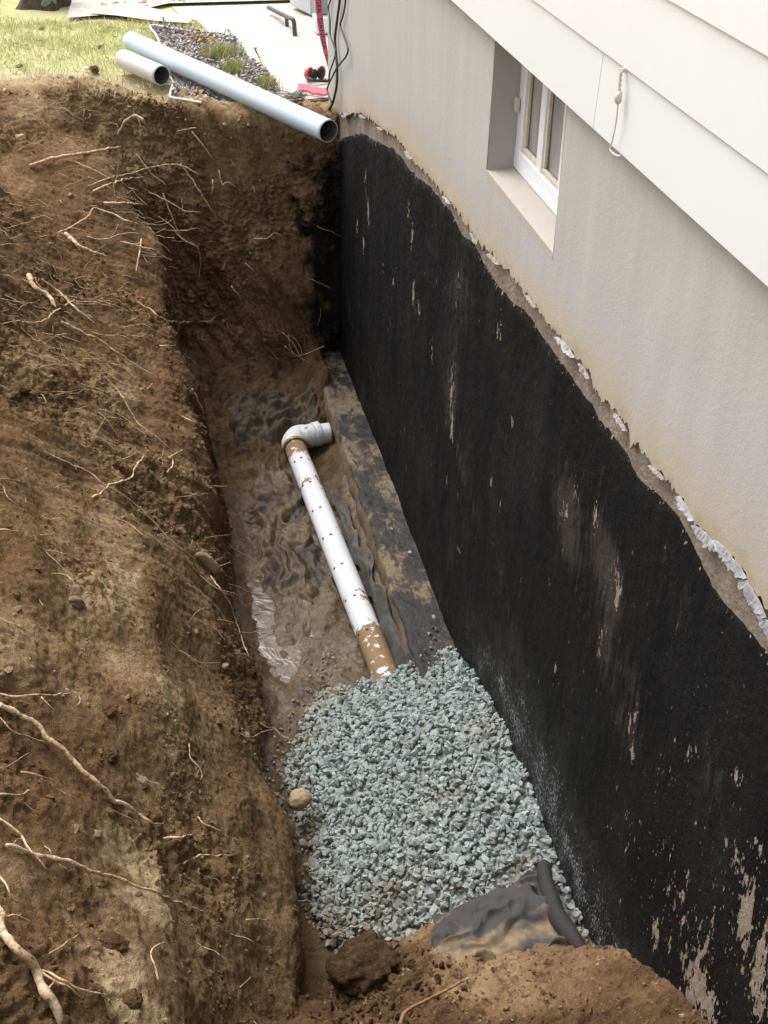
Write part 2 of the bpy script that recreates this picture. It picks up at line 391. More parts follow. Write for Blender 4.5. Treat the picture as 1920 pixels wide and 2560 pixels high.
def bank_grid():
    NU, NV, NX = 1260, 350, 34
    w = np.concatenate([np.linspace(0, _s[1], 40, endpoint=False), np.linspace(_s[1], _s[-1], NU-40)])
    def cm(A):                               # smooth curve through control points
        out = np.zeros((NU, 2))
        for k in range(2): out[:, k] = np.interp(w, _s, A[:, k])
        ker = np.hanning(41); ker /= ker.sum()
        for k in range(2):
            a = np.pad(out[:, k], 20, mode='edge'); a[:20] = 2*out[0, k]-out[20:0:-1, k]; a[-20:] = 2*out[-1, k]-out[-2:-22:-1, k]
            out[:, k] = np.convolve(a, ker, 'valid')
        return out
    B, T = cm(Bp), cm(Tp)
    end = sstep(_s[9], _s[12], w)            # 0 on the long bank, 1 on the end face
    v = np.linspace(0, 1, NV)
    hb = np.interp(v, [0, .10, .26, .45, 1], [0, .02, .10, .27, 1.0])
    he = np.interp(v, [0, .2, 1], [0, .25, 1.0])
    h = hb[None]*(1-end[:, None]) + he[None]*end[:, None]
    far = sstep(4.0, 4.8, B[:, 1])*(1-sstep(_s[10], _s[13], w))
    vs = np.interp(B[:, 1], [4.0, 4.6, 5.2, 5.6, 5.95], [.22, .31, .45, .60, .76])
    hs = np.where(v[None] < vs[:, None], .05*v[None]/vs[:, None], .05+.95*((v[None]-vs[:, None])/(1-vs[:, None])))
    kz = np.hanning(61); kz /= kz.sum()
    for i in range(NU): 
        if far[i] > .01: hs[i] = np.convolve(np.pad(hs[i], 30, mode='reflect', reflect_type='odd'), kz, 'valid')
    h = h*(1-.88*far[:, None]) + hs*.88*far[:, None]
    z0 = -.06
    LD = np.linalg.norm(T-B, axis=1); vt = np.zeros((NU, NV)); top = zg(T[:, 1])
    for i in range(NU):                       # even row spacing along the profile
        arc = np.concatenate([[0], np.cumsum(np.hypot(np.diff(h[i])*LD[i], np.diff(v)*(top[i]-z0)))]); q = np.linspace(0, arc[-1], NV)
        vt[i] = np.interp(q, arc, v); h[i] = np.interp(q, arc, h[i])
    for A in (vt, h):
        A[:, :] = (np.roll(A, 1, 0)+A*2+np.roll(A, -1, 0))/4 if False else A
    P = np.zeros((NU, NV+NX, 3))
    P[:, :NV, :2] = B[:, None] + (T-B)[:, None]*h[..., None]
    top = zg(T[:, 1])
    P[:, :NV, 2] = z0 + (top-z0)[:, None]*vt
    near = sstep(3.5, 2.6, B[:, 1])*(1-end)
    P[:, :NV, 0] += near[:, None]*(.055*np.exp(-((vt-.16)/.07)**2)-.05*np.exp(-(vt/.06)**2))
    od = T-B; od[:, 0] = np.where(end > .5, od[:, 0]*.35, od[:, 0]); od /= np.linalg.norm(od, axis=1)[:, None]
    e = np.linspace(0, .34, NX+1)[1:]
    P[:, NV:, :2] = T[:, None]+od[:, None]*e[None, :, None]
    P[:, NV:, 2] = zg(P[:, NV:, 1]) + (.012-.06*sstep(.2, .34, e))[None]
    # smooth the lip
    for _ in range(14): P[:, NV-14:NV+8] = (P[:, NV-15:NV+7]+P[:, NV-14:NV+8]*2+P[:, NV-13:NV+9])/4
    far_, vs_ = far, vs
    du = np.gradient(P, axis=0); dv = np.gradient(P, axis=1); N = np.cross(dv, du); N /= np.linalg.norm(N, axis=2)[..., None]
    Pb = P.copy()
    sv = np.repeat(w[:, None], NV+NX, 1); vv = np.concatenate([v*1.9, 1.9+e]); vv = np.repeat(vv[None], NU, 0)
    fade = np.ones(NV+NX); fade[NV:] = 1-sstep(.1, .34, e)*.9; fade[:8] = 1
    # bucket-tooth drag marks running down the bank, lumps, crumbs
    st = ridged(np.stack([(sv+.42*vv)*7.0, vv*.75, sv*0+.3], -1))
    st2 = perlin(np.stack([(sv+.42*vv)*19.0, vv*1.5, sv*0+5.3], -1))
    amp = (.35+.65*sstep(-.3, .4, perlin(np.stack([sv*.9, vv*.9, sv*0+9], -1))))*(.22+.78*sstep(2.6, 4.0, P[..., 1]))
    st3 = perlin(np.stack([(sv+.42*vv)*48.0, vv*2.6, sv*0+1.3], -1))
    d = .055*fbm(P*1.7, 3) + .032*(st-.4)*amp + .014*st2*amp + .005*st3*amp
    l1 = fbm(P*8.0+3, 4, .6); d += end[:, None]*(.012*perlin(np.stack([sv*16, vv*1.6, sv*0+2], -1))+.006*perlin(np.stack([sv*40, vv*3, sv*0+6], -1))); rub = sstep(-.05, .45, perlin(P*2.3+11)+.25*sstep(.6, 1.2, vv)-.15)
    d += .016*l1*(.5+rub)
    cell = ridged(P*26.0+7); d += .009*np.maximum(cell-.2, 0)*(.3+1.2*rub) + .0052*fbm(P*55.0, 3, .65)*(.7+rub)
    bl = np.maximum(0, perlin(P*15.0+31))**1.5; d += .030*bl*rub
    P = P + N*(d*fade[None])[..., None]
    # colour of the soil: dark topsoil on top, brown, then tan clay lower; bands follow the drag marks; shadow along the foot is painted in
    hz = (P[..., 2]-z0)/1.6
    tone = .46 + .16*fbm(np.stack([(sv+.5*vv)*1.6, vv*1.1, sv*0], -1), 3) + .10*st2*amp
    tone -= .05*sstep(.75, 1.0, hz)*(1-end[:, None]) - .09*end[:, None]*(1+1.3*perlin(np.stack([sv*9, vv*.9, sv*0+4], -1))+.8*fbm(P*5+2, 3))
    tone -= .11*far_[:, None]; tone -= .10*far_[:, None]*sstep(vs_[:, None]+.05, vs_[:, None]-.15, hz) + .20*sstep(.34, .12, hz)*sstep(3.0, 3.8, P[..., 1])*(1-.4*end[:, None])  # lower band darkened: its shadow is put into the soil colour
    tone += .40*sstep(1.0, 1.07, (vv+.05*fbm(P*6, 2))/1.9)
    tone += .07*(l1 > .25)
    wet = sstep(.20, .03, hz)*sstep(2.6, 3.2, P[..., 1])*.5
    tar = end[:, None]*sstep(.66, 1.02, P[..., 0]+.13*fbm(P*6, 4, .6))*sstep(1.32, 1.1, P[..., 2]-.1*end[:, None])
    return Pb, P, tone, wet, tar, w, NU, NV+NX
Pb, P_bank, tone_b, wet_b, tar_b, w_b, NUb, NVb = bank_grid()
bank_bvh = BVHTree.FromPolygons([tuple(p) for p in P_bank[::3, ::3].reshape(-1, 3)], [tuple(int(i) for i in q) for q in gridq(len(P_bank[::3]), P_bank[::3, ::3].shape[1])])
O_cam = Vector((0, 0, CAM_Z))
def on_bank(p, lift=0.0):
    d = Vector(ray(*p)).normalized(); h = bank_bvh.ray_cast(O_cam, d)
    if h[0] is None: return None
    return np.array(h[0]-d*lift)
def blob(c, r1, r2, ang=0):       # a soft patch on the bank round a point, elongated along the slope
    q = on_bank(c)
    if q is None: return 0
    D_ = P_bank-q; a = D_[..., 1]; b = np.sqrt(D_[..., 0]**2+D_[..., 2]**2)*np.sign(D_[..., 2])
    ca, sa = math.cos(ang), math.sin(ang); x = (a*ca+b*sa)/r1; y = (-a*sa+b*ca)/r2
    rr = np.sqrt(x*x+y*y)+.55*fbm(P_bank*7+5, 3)
    return sstep(1.15, .6, rr)
for c, r1, r2, ang, k in ((cC((640, 1000)), .10, .13, 0, .42), (cC((700, 1230)), .06, .13, 0, .42), (cC((590, 1560)), .10, .12, 0, .36), (cC((760, 1800)), .05, .12, 0, .3),
                          (cB((640, 230)), .5, .10, -.3, .30), (cB((150, 40)), .35, .10, -.3, .30), (cB((560, 1420)), .30, .09, -.2, .26), (cB((760, 1560)), .35, .13, -.1, .28),
                          (cC((900, 230)), .22, .08, 0, .28), (cB((60, 1560)), .2, .1, 0, .2), (cA((100, 130)), .3, .1, 0, .22), (cA((60, 420)), .3, .12, 0, .16), (cB((700, 1050)), .3, .1, 0, .16),
                          (cC((1000, 1500)), .4, .25, 0, -.05), (cB((100, 200)), .15, .08, 0, -.25), (cB((420, 660)), .2, .06, 0, -.2), (cC((350, 620)), .15, .2, 0, -.2), (cA((560, 520)), .4, .25, 0, -.12), (cA((850, 700)), .3, .4, 0, -.15),
                          (cC((350, 1130)), .2, .1, 0, -.18)):
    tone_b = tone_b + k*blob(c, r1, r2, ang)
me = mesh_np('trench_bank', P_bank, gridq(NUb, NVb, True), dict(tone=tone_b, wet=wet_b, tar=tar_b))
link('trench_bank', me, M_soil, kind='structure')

# trench floor: wet mud
def floor_z(x, y):
    p = np.stack([x, y, x*0], -1)
    return -.012 + .022*fbm(p*5, 3) + .010*fbm(p*19+4, 3) + .13*sstep(5.3, 6.2, y) + sstep(4.9, 5.5, y)*(.035*fbm(p*7+8, 4, .6) + .012*np.maximum(0, ridged(p*22))) + .05*sstep(.36, .22, x) + .03*sstep(3.9, 3.4, y) + .10*sstep(.76, .86, x)*(1-.7*np.exp(-((y-5.4)/.16)**2))*(1+.3*perlin(p*5)) + .016 - .034*np.maximum(np.exp(-((x-.33)/.08)**2-((y-4.05)/.33)**2), np.exp(-((x-.44)/.16)**2-((y-3.74)/.14)**2)) - .012*np.exp(-((x-.36)/.08)**2-((y-4.7)/.2)**2)
xs = np.linspace(.05, .90, 150); ys = np.linspace(1.0, 6.25, 640); X, Y = np.meshgrid(xs, ys, indexing='ij')
Zf = floor_z(X, Y); wf = sstep(5.25, 4.8, Y)*sstep(2.5, 3.0, Y)*(.75+.25*perlin(np.stack([X*4, Y*4, X*0], -1)))
link('trench_floor', mesh_np('trench_floor', np.stack([X, Y, Zf], -1), gridq(150, 640, False), dict(wet=wf)), M_mud, kind='structure')
xs = np.linspace(.2, .70, 40); ys = np.linspace(3.55, 4.95, 90); X2, Y2 = np.meshgrid(xs, ys, indexing='ij')
link('puddle', mesh_np('puddle', np.stack([X2, Y2, X2*0-.014], -1), gridq(40, 90)), M_water, kind='structure')

# soil mound that closes the near end of the trench
def mound_z(x, y):
    p = np.stack([x, y, x*0+2], -1)
    base = np.interp(y, [.3, .7, 1.1, 1.5, 1.8, 1.95, 2.05, 2.2, 2.4, 2.6], [2.0, 1.75, 1.12, .74, .555, .455, .385, .30, .15, -.05])
    k = sstep(.25, .62, x)
    base = base - (1-k)*(.13*sstep(1.2, 1.7, y)) + .10*sstep(.8, 1.03, x)*sstep(2.0, 1.7, y)
    base = base - .10*sstep(2.0, 2.3, y)*(1-sstep(.5, .8, x))
    return base + .035*fbm(p*4, 4) + .022*fbm(p*15+3, 4, .6) + .012*np.maximum(0, ridged(p*28)) + .030*np.maximum(0, perlin(p*11+40))**1.4
xs = np.linspace(-.9, 1.035, 330); ys = np.linspace(.3, 2.62, 400); X, Y = np.meshgrid(xs, ys, indexing='ij')
Zm = mound_z(X, Y); pm = np.stack([X, Y, Zm], -1)
tm = .55 + .10*fbm(pm*3, 3) - .36*sstep(.66, .5, X+.08*fbm(pm*6, 2)) - .28*sstep(1.76, 1.62, Y-.12*(X-.5)+.08*fbm(pm*5, 2))  # dark soil at the left and near side, left shadow painted in too
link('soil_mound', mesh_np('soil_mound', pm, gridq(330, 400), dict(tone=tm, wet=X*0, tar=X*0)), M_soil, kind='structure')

# lawn / ground out to the horizon, open over the trench
gx = np.unique(np.concatenate([-np.geomspace(2.4, 500, 40)[::-1], np.arange(-2.4, 2.6, .04), np.geomspace(2.6, 500, 40)]))
gy = np.unique(np.concatenate([-np.geomspace(.6, 500, 40)[::-1], np.arange(-.6, 11, .04), np.geomspace(11, 700, 44)]))
X, Y = np.meshgrid(gx, gy, indexing='ij'); pg = np.stack([X, Y, X*0], -1)
near_f = sstep(40, 12, np.hypot(X, Y))
Z = zg(np.maximum(Y, -1.0)) - .0 + near_f*(.018*fbm(pg*2.2, 3)+.006*fbm(pg*15, 2))*sstep(8.5, 8.0, Y)
poly = np.vstack([Tp, [[1.06, .4]]])
dmin = np.full(X.shape, 9.0)
for (ax0, ay0), (ax1, ay1) in zip(Tp[:-1], Tp[1:]):
    L2 = (ax1-ax0)**2+(ay1-ay0)**2; t_ = np.clip(((X-ax0)*(ax1-ax0)+(Y-ay0)*(ay1-ay0))/L2, 0, 1); dmin = np.minimum(dmin, np.hypot(X-ax0-t_*(ax1-ax0), Y-ay0-t_*(ay1-ay0)))
Z = Z-.06*sstep(.30, .12, dmin)
def inpoly(x, y, poly):
    r = np.zeros(x.shape, bool); j = len(poly)-1
    for i in range(len(poly)):
        (xi, yi), (xj, yj) = poly[i], poly[j]
        c = ((yi > y) != (yj > y)) & (x < (xj-xi)*(y-yi)/(yj-yi+1e-12)+xi); r ^= c; j = i
    return r
Xc, Yc = (X[:-1, :-1]+X[1:, 1:])/2, (Y[:-1, :-1]+Y[1:, 1:])/2
hole = np.zeros(Xc.shape, bool)
for dx, dy in ((0, 0), (.03, 0), (-.03, 0), (0, .03), (0, -.03)): hole |= inpoly(Xc+dx, Yc+dy, poly)
inhouse = (Xc > 1.06) & (Xc < 6.9) & (Yc < 6.40) & (Yc > -3)
q = gridq(len(gx), len(gy))[~(hole | inhouse).ravel()]
gr_f = sstep(6.75, 7.5, Y+.35*fbm(pg*1.3, 3)-.15*sstep(-.2, .6, X))*.75+.15
link('ground', mesh_np('ground', np.stack([X, Y, Z], -1), q, dict(grass=gr_f)), M_ground, kind='structure')

# ------------------------------------------------------------------ concrete walk, driveway, path (each slab its own piece)
ZS = 1.475
walk = bpy.data.objects.new('walkway', None); COL.objects.link(walk); walk['kind'] = 'structure'
def slab(poly2, top, th, mat=M_walk):
    bm = bmesh.new(); vs = [bm.verts.new((x, y, top)) for x, y in poly2]; f = bm.faces.new(vs)
    r = bmesh.ops.extrude_face_region(bm, geom=[f])
    for v in r['geom']:
        if isinstance(v, bmesh.types.BMVert): v.co.z -= th
    bmesh.ops.recalc_face_normals(bm, faces=bm.faces)
    ed = [e for e in bm.edges if all(abs(v.co.z-top) < 1e-5 for v in e.verts)]
    bmesh.ops.bevel(bm, geom=ed, offset=.006, segments=2, affect='EDGES')
    me = bm_mesh('slab', bm); me.materials.append(mat); me.materials.append(M_side_conc)
    for p in me.polygons:
        if abs(p.normal.z) < .3: p.material_index = 1
    return part('slab', me, None, walk)
def xy(p, z=ZS): h = hit(*p, 2, z); return h[0], h[1]
jn = xy(cF((1240, 425)))[1]
slab([(.768, 6.40), (1.03, 6.44), (2.3, 6.44), (2.3, jn-.004), (.768, jn-.004)], ZS, .14)
slab([(.768, jn+.004), (2.3, jn+.004), (2.3, 8.02), (.66, 8.02), (.668, 7.15), (.76, 7.15), (.76, jn+.004)], ZS-.004, .14)
slab([(.575, 7.66), (.655, 7.66), (.652, 8.03), (2.3, 8.03), (2.3, 8.34), (.47, 8.34)], ZS-.012, .14)
slab([(.40, 8.35), (2.3, 8.35), (2.3, 8.75), (.34, 8.75)], ZS-.02, .14)
# driveway with a pale strip of path in front of it
def sheet(name, pts, z, mat, n=40, **k):
    bm = bmesh.new(); f_ = bm.faces.new([bm.verts.new((x, y, z)) for x, y in pts]); f_.normal_update()
    if f_.normal.z < 0: f_.normal_flip()
    return link(name, bm_mesh(name, bm), mat, **k)
sheet('driveway', [(-.32, 8.42), (.05, 8.52), (.33, 8.76), (6, 8.76), (8, 16), (-2, 16), (-.28, 9.2)], 1.474, M_drive, kind='structure')
sheet('path', [xy(cL((808, 118)), 1.48), xy(cL((1060, 158)), 1.468), xy(cL((1400, 205)), 1.468), xy(cL((1700, 225)), 1.468), xy(cF((660, 190)), 1.468), xy(cF((600, 165)), 1.468), xy(cL((1560, 130)), 1.468), xy(cL((1250, 60)), 1.468), xy(cL((1080, 40)), 1.468)], 1.480, M_walk, kind='structure')

# ------------------------------------------------------------------ HOUSE
house = thing('house', 'house with white lap siding over a grey stucco basement wall coated black with tar below', 'house', (1.03, 3, 1.45))
HY0, HY1 = -2.6, 6.42
tarE = [(6.30, 1.25), (6.2, 1.304), (5.96, 1.423), (5.48, 1.58), (5.19, 1.634), (4.87, 1.709), (4.66, 1.727), (4.52, 1.725), (4.29, 1.769), (4.07, 1.787), (3.89, 1.797), (3.76, 1.782), (3.61, 1.801), (3.49, 1.796), (3.38, 1.782), (3.25, 1.791), (3.12, 1.812), (3.04, 1.828), (2.84, 1.83), (2.62, 1.831), (2.49, 1.835), (2.43, 1.825), (2.33, 1.836), (2.25, 1.837), (2.19, 1.827), (2.13, 1.833), (2.02, 1.856), (1.95, 1.859), (1.89, 1.851), (1.82, 1.831), (1.77, 1.823), (1.69, 1.831), (1.58, 1.839), (1.2, 1.86), (0, 1.95), (-2.6, 2.05)]
stE = [(6.45, 1.43), (6.27, 1.446), (5.9, 1.545), (5.5, 1.669), (5.21, 1.714), (4.88, 1.767), (4.65, 1.803), (4.48, 1.797), (4.23, 1.824), (4.04, 1.833), (3.82, 1.846), (3.62, 1.849), (3.52, 1.837), (3.37, 1.869), (3.24, 1.884), (3.08, 1.889), (2.94, 1.902), (2.82, 1.895), (2.71, 1.906), (2.54, 1.916), (2.46, 1.911), (2.4, 1.895), (2.33, 1.921), (2.22, 1.916), (2.2, 1.889), (2.15, 1.906), (2.02, 1.928), (1.92, 1.923), (1.88, 1.914), (1.76, 1.934), (1.62, 1.944), (1.54, 1.929), (1.2, 1.95), (0, 2.0), (-2.6, 2.1)]
tar_z, st_z0 = interp(*zip(*tarE)), interp(*zip(*stE))
def st_z(y):
    y = np.asarray(y, float); a = np.stack([y*34, y*0, y*0+.5], -1); b = np.stack([y*110, y*0, y*0+3.5], -1)
    return st_z0(y) + .012*np.round(perlin(a)*2.2)/1.6 + .009*perlin(b) + .004*perlin(b*2.3)
WY0, WY1, WZ0, WZ1, WX = 2.82, 3.463, 2.09, 2.62, 1.10
# base concrete wall (with the window opening)
bm = bmesh.new()
for (a, b, c, d) in ((HY0, WY0, -.3, 2.7), (WY1, HY1, -.3, 2.7), (WY0, WY1, -.3, WZ0-.02), (WY0, WY1, WZ1+.02, 2.7)):
    box(bm, WALL+.004, WALL+.22, a, b, c, d)
box(bm, WALL+.22, 6.8, HY1-.2, HY1-.001, -.3, 2.7)
part('foundation_wall', bm_mesh('foundation_wall', bm), M_conc, house)
# stucco coat, broken off along its lower edge
def stucco_piece(y0, y1, ztop, lower):
    n = max(4, int((y1-y0)/.006)); y = np.linspace(y0, y1, n); zl = st_z(y) if lower else np.full(n, ztop)
    nv = 60; v = np.linspace(0, 1, nv)**1.4
    Pz = zl[:, None]+(ztop-zl)[:, None]*v[None]
    P = np.zeros((n, nv+2, 3)); P[..., 1] = y[:, None]; P[:, 2:, 2] = Pz; P[:, 2:, 0] = WALL-.010
    pp = np.stack([P[:, 2:, 0]*0, P[:, 2:, 1], P[:, 2:, 2]], -1)
    P[:, 2:, 0] += .002*fbm(pp*3, 2)
    P[:, 1, 2] = zl-.0015; P[:, 1, 0] = WALL-.006; P[:, 0, 2] = zl+.003; P[:, 0, 0] = WALL+.006
    hgt = np.concatenate([np.zeros((n, 2)), Pz-st_z0(y)[:, None]], 1)
    dirt = 1.15-hgt/(.16+.09*perlin(np.stack([y*1.5, y*0, y*0+8], -1)))[:, None]
    dirt += (.35*sstep(.6, .05, np.abs(y-6.25))*sstep(1.95, 1.5, y*0+1.6))[:, None]*0
    return P.reshape(-1, 3), gridq(n, nv+2, True), np.clip(dirt, -.2, 1.2).ravel()
Vs, Qs, Ds, o = [], [], [], 0
for a in (stucco_piece(HY0, WY0, 2.68, True), stucco_piece(WY0, WY1, WZ0, True), stucco_piece(WY1, HY1, 2.68, True)):
    Vs.append(a[0]); Qs.append(a[1]+o); Ds.append(a[2]); o += len(a[0])
def quad(*pts):
    global o
    Vs.append(np.array(pts)); Qs.append(np.array([[o, o+1, o+2, o+3]])); o += 4; Ds.append(np.full(4, -.2))
xf = WALL-.010; xb = WX+.06
quad(*[(a, WY1-.004, b) for a, b in ((xf, WZ0), (xf, WZ1), (xb, WZ1), (xb, WZ0))])          # far jamb
quad(*[(a, WY0+.004, b) for a, b in ((xf, WZ0), (xb, WZ0), (xb, WZ1), (xf, WZ1))])          # near jamb
quad((xf, HY1, .9), (xf, HY1, 2.68), (6.8, HY1, 2.68), (6.8, HY1, .9))        # end wall round the corner
part('stucco', mesh_np('stucco', np.vstack(Vs), np.vstack(Qs), dict(dirt=np.concatenate(Ds)), smooth=False), M_stucco, house)
me = mesh_np('window_sill', np.array([(xf-.001, WY0, WZ0), (xf-.001, WY1, WZ0), (xb, WY1, WZ0+.008), (xb, WY0, WZ0+.008), (xf-.001, WY0, WZ0-.02), (xf-.001, WY1, WZ0-.02)]), np.array([[0, 3, 2, 1], [4, 0, 1, 5]]), dict(dirt=np.full(6, .5)), smooth=False)
part('window_sill', me, M_stucco, house)
# tar coat
n, nv = 620, 210
y = np.concatenate([np.linspace(.6, 1.5, 60, endpoint=False), np.linspace(1.5, 6.34, n-60)]); v = np.linspace(0, 1, nv)
ztop = tar_z(y)+.012*perlin(np.stack([y*9, y*0, y*0+2.2], -1))+.006*perlin(np.stack([y*45, y*0, y*0], -1)); zb = -.05
Z = zb+(ztop-zb)[:, None]*v[None]; Y = np.repeat(y[:, None], nv, 1)
pp = np.stack([Y*0, Y, Z], -1)
P = np.zeros((n, nv+1, 3)); P[:, :nv, 1] = Y; P[:, :nv, 2] = Z; P[:, :nv, 0] = WALL-.003+.005*fbm(pp*4, 3)+.0022*fbm(pp*30, 2)
edge = sstep(.0, .02, ztop[:, None]-Z); P[:, :nv, 0] = (WALL+.0015)*(1-edge)+P[:, :nv, 0]*edge
P[:, nv, 1] = y; P[:, nv, 2] = ztop; P[:, nv, 0] = WALL+.006
def wp(p): h = hit(*p, 0, WALL); return h[1], h[2]
smear, bare, glint = Y*0, Y*0-.15, Y*0
def add(arr, c, ry, rz, k):
    yy, zz = wp(c); arr += k*np.exp(-(((Y-yy)/ry)**2+((Z-zz)/rz)**2)**1.2)
# scuffed areas of the wall: (place, extent along the wall, height, strength)
for c, ry, rz, k in ((cK((230, 160)), .10, .22, .42), (cK((230, 880)), .06, .12, .3), (cK((760, 680)), .12, .14, .5), (cK((900, 760)), .10, .14, .45), (cK((970, 960)), .10, .10, .5), (cK((950, 1230)), .07, .14, .42), (cK((1060, 1620)), .10, .14, .4), (cK((1400, 1880)), .08, .1, .35), (cK((300, 820)), .06, .06, .3), (cK((1050, 1380)), .08, .06, .35), (cK((300, 300)), .1, .3, .2), (cJ((650, 950)), .15, .25, .2)): add(smear, c, ry, rz, k)
smear += .25+.36*fbm(pp*2.6, 4)
streaks = [(cJ((358, 590)), .03, .07, .42), (cJ((365, 700)), .03, .09, .40), (cJ((352, 790)), .02, .05, .4), (cJ((330, 730)), .02, .04, .42), (cJ((497, 690)), .03, .05, .42), (cJ((508, 760)), .02, .06, .42), (cJ((515, 945)), .03, .06, .46), (cJ((530, 1000)), .03, .05, .4), (cJ((448, 913)), .03, .02, .4), (cJ((655, 940)), .02, .07, .36), (cJ((790, 1050)), .03, .06, .30), (cJ((571, 1140)), .02, .05, .42), (cJ((412, 860)), .02, .05, .3),
           (cK((235, 110)), .03, .09, .42), (cK((240, 260)), .03, .08, .36), (cK((212, 540)), .012, .03, .5), (cK((240, 335)), .02, .04, .4), (cK((510, 280)), .014, .025, .5), (cK((418, 545)), .014, .025, .5), (cK((458, 660)), .012, .03, .4), (cK((270, 860)), .03, .02, .4), (cK((800, 590)), .02, .03, .36), (cK((740, 690)), .04, .04, .32), (cK((890, 710)), .02, .04, .36), (cK((985, 1075)), .012, .03, .55), (cK((985, 970)), .05, .04, .33), (cK((915, 1250)), .014, .05, .45), (cK((703, 1388)), .012, .02, .62), (cK((1040, 1640)), .012, .035, .62), (cK((1066, 1600)), .01, .04, .5), (cK((1052, 1780)), .015, .03, .48), (cK((1525, 1880)), .02, .02, .5), (cK((1320, 1790)), .02, .03, .35), (cK((595, 610)), .008, .012, .5), (cK((106, 70)), .01, .02, .5)]
cN = C(1520, 1700, 2.572)
streaks += [(cN((135, 890)), .02, .04, .5), (cN((505, 760)), .012, .03, .5), (cN((780, 1040)), .012, .02, .5), (cN((880, 1160)), .015, .05, .56), (cN((830, 1170)), .012, .04, .5), (cN((945, 1330)), .025, .09, .6), (cN((910, 1470)), .02, .06, .55), (cN((990, 1620)), .02, .05, .5), (cN((880, 1640)), .02, .06, .5), (cN((395, 1360)), .012, .02, .5), (cN((475, 1360)), .012, .02, .5), (cN((490, 1520)), .015, .04, .5), (cN((310, 1590)), .02, .03, .44), (cN((320, 1690)), .02, .03, .55), (cN((400, 1690)), .015, .02, .5), (cN((530, 1880)), .04, .06, .5), (cN((600, 1980)), .04, .07, .55), (cN((620, 2060)), .035, .05, .55), (cN((510, 2080)), .03, .05, .5), (cN((690, 2130)), .03, .05, .5), (cN((990, 1800)), .02, .08, .5), (cN((1000, 1980)), .03, .08, .56), (cN((640, 1730)), .05, .05, .36), (cN((420, 2060)), .04, .05, .4), (cN((520, 1250)), .01, .02, .4), (cN((1015, 1060)), .02, .03, .55)]
for i_, (c, ry, rz, k) in enumerate(streaks): add(bare, c, ry*1.1, rz*1.15, k+(.20 if i_ < 33 else -.11))
yq, zq = wp(cN((650, 1900)))
bare += .29*np.exp(-(((Y-yq)/.45)**2+((Z-zq)/.45)**2)**1.3)*(.75+.5*fbm(pp*5+3, 2)) - .05*0
bare += .30*sstep(.026, .0, ztop[:, None]-Z)
dg = np.hypot((Y-2.35)/1.15, (Z-.50)/.36)
gm = np.interp(y, [1.4, 1.8, 2.2, 2.6, 3.0, 3.5, 4.5], [.55, .52, .52, .54, .50, .40, .30])[:, None]
glint += .95*np.exp(-((Z-gm)/.17)**2)*sstep(3.7, 2.8, Y)*(.75+.7*fbm(pp*9+2, 3)) + .12 + .18*fbm(pp*2.2+9, 2)
mk = lambda A: np.concatenate([A, A[:, -1:]], 1)
part('tar_coating', mesh_np('tar_coating', P, gridq(n, nv+1, True), dict(smear=mk(smear), bare=mk(bare), glint=mk(glint))), M_tar, house)
# flakes of old paint and mortar curling off under the stucco edge
def flake(yc, zc, L, H, seed):
    r = np.random.default_rng(seed); k = 22; yy = np.linspace(-L/2, L/2, k); q_ = np.stack([yy*60, yy*0+seed*3.3, yy*0], -1)
    e = np.clip(1-np.abs(yy/(L/2))**3, .02, 1); top = H*.35*(1+.5*perlin(q_)); bot = -H*(.5+.55*perlin(q_*1.7+5)+.25*perlin(q_*5+2))
    sl = (st_z0(yc+L/2)-st_z0(yc-L/2))/L; V = []
    for zz, xo in ((top*e, np.zeros(k)), (bot*.4*e, -.002-.003*r.random(k)), (bot*e, -.004-.011*np.abs(perlin(q_*.7+9)))):
        for i in range(k): V.append((WALL-.0125+xo[i], yc+yy[i], zc+zz[i]+sl*yy[i]))
    V = np.array(V); Vb = V.copy(); Vb[:, 0] += .0025; m = 3*k
    q = [[i+j*k, i+1+j*k, k+i+1+j*k, k+i+j*k] for j in (0, 1) for i in range(k-1)]
    Q = np.array(q+[[m+a for a in f[::-1]] for f in q]+[[i+2*k, i+2*k+1, m+2*k+i+1, m+2*k+i] for i in range(k-1)]+[[i+1, i, m+i, m+i+1] for i in range(k-1)])
    return mesh_np('paint_flake', np.vstack([V, Vb]), Q, smooth=False)
fl = [(1.80, -.020, .10, .028), (1.70, -.022, .12, .030), (1.90, -.012, .07, .018), (1.60, -.028, .10, .03), (1.52, -.03, .07, .03), (2.66, -.012, .09, .024), (2.52, -.012, .05, .018), (2.27, -.015, .05, .016), (3.32, -.014, .08, .022), (3.55, -.015, .05, .014), (3.9, -.01, .06, .012), (4.5, -.014, .07, .02), (5.05, -.015, .06, .016), (5.45, -.02, .09, .026), (5.75, -.01, .12, .035), (5.9, -.005, .09, .035), (2.05, -.014, .05, .014), (2.95, -.012, .06, .015)]
for i, (yc, dz, L, H) in enumerate(fl): part('paint_flake', flake(yc, float(st_z(np.array([yc]))[0])+dz*.35, L*(1.5 if yc > 2 else 1.15), H*(.55 if yc > 2 else .85), i), M_flake if yc < 2 or i % 5 == 0 else M_crust, house)
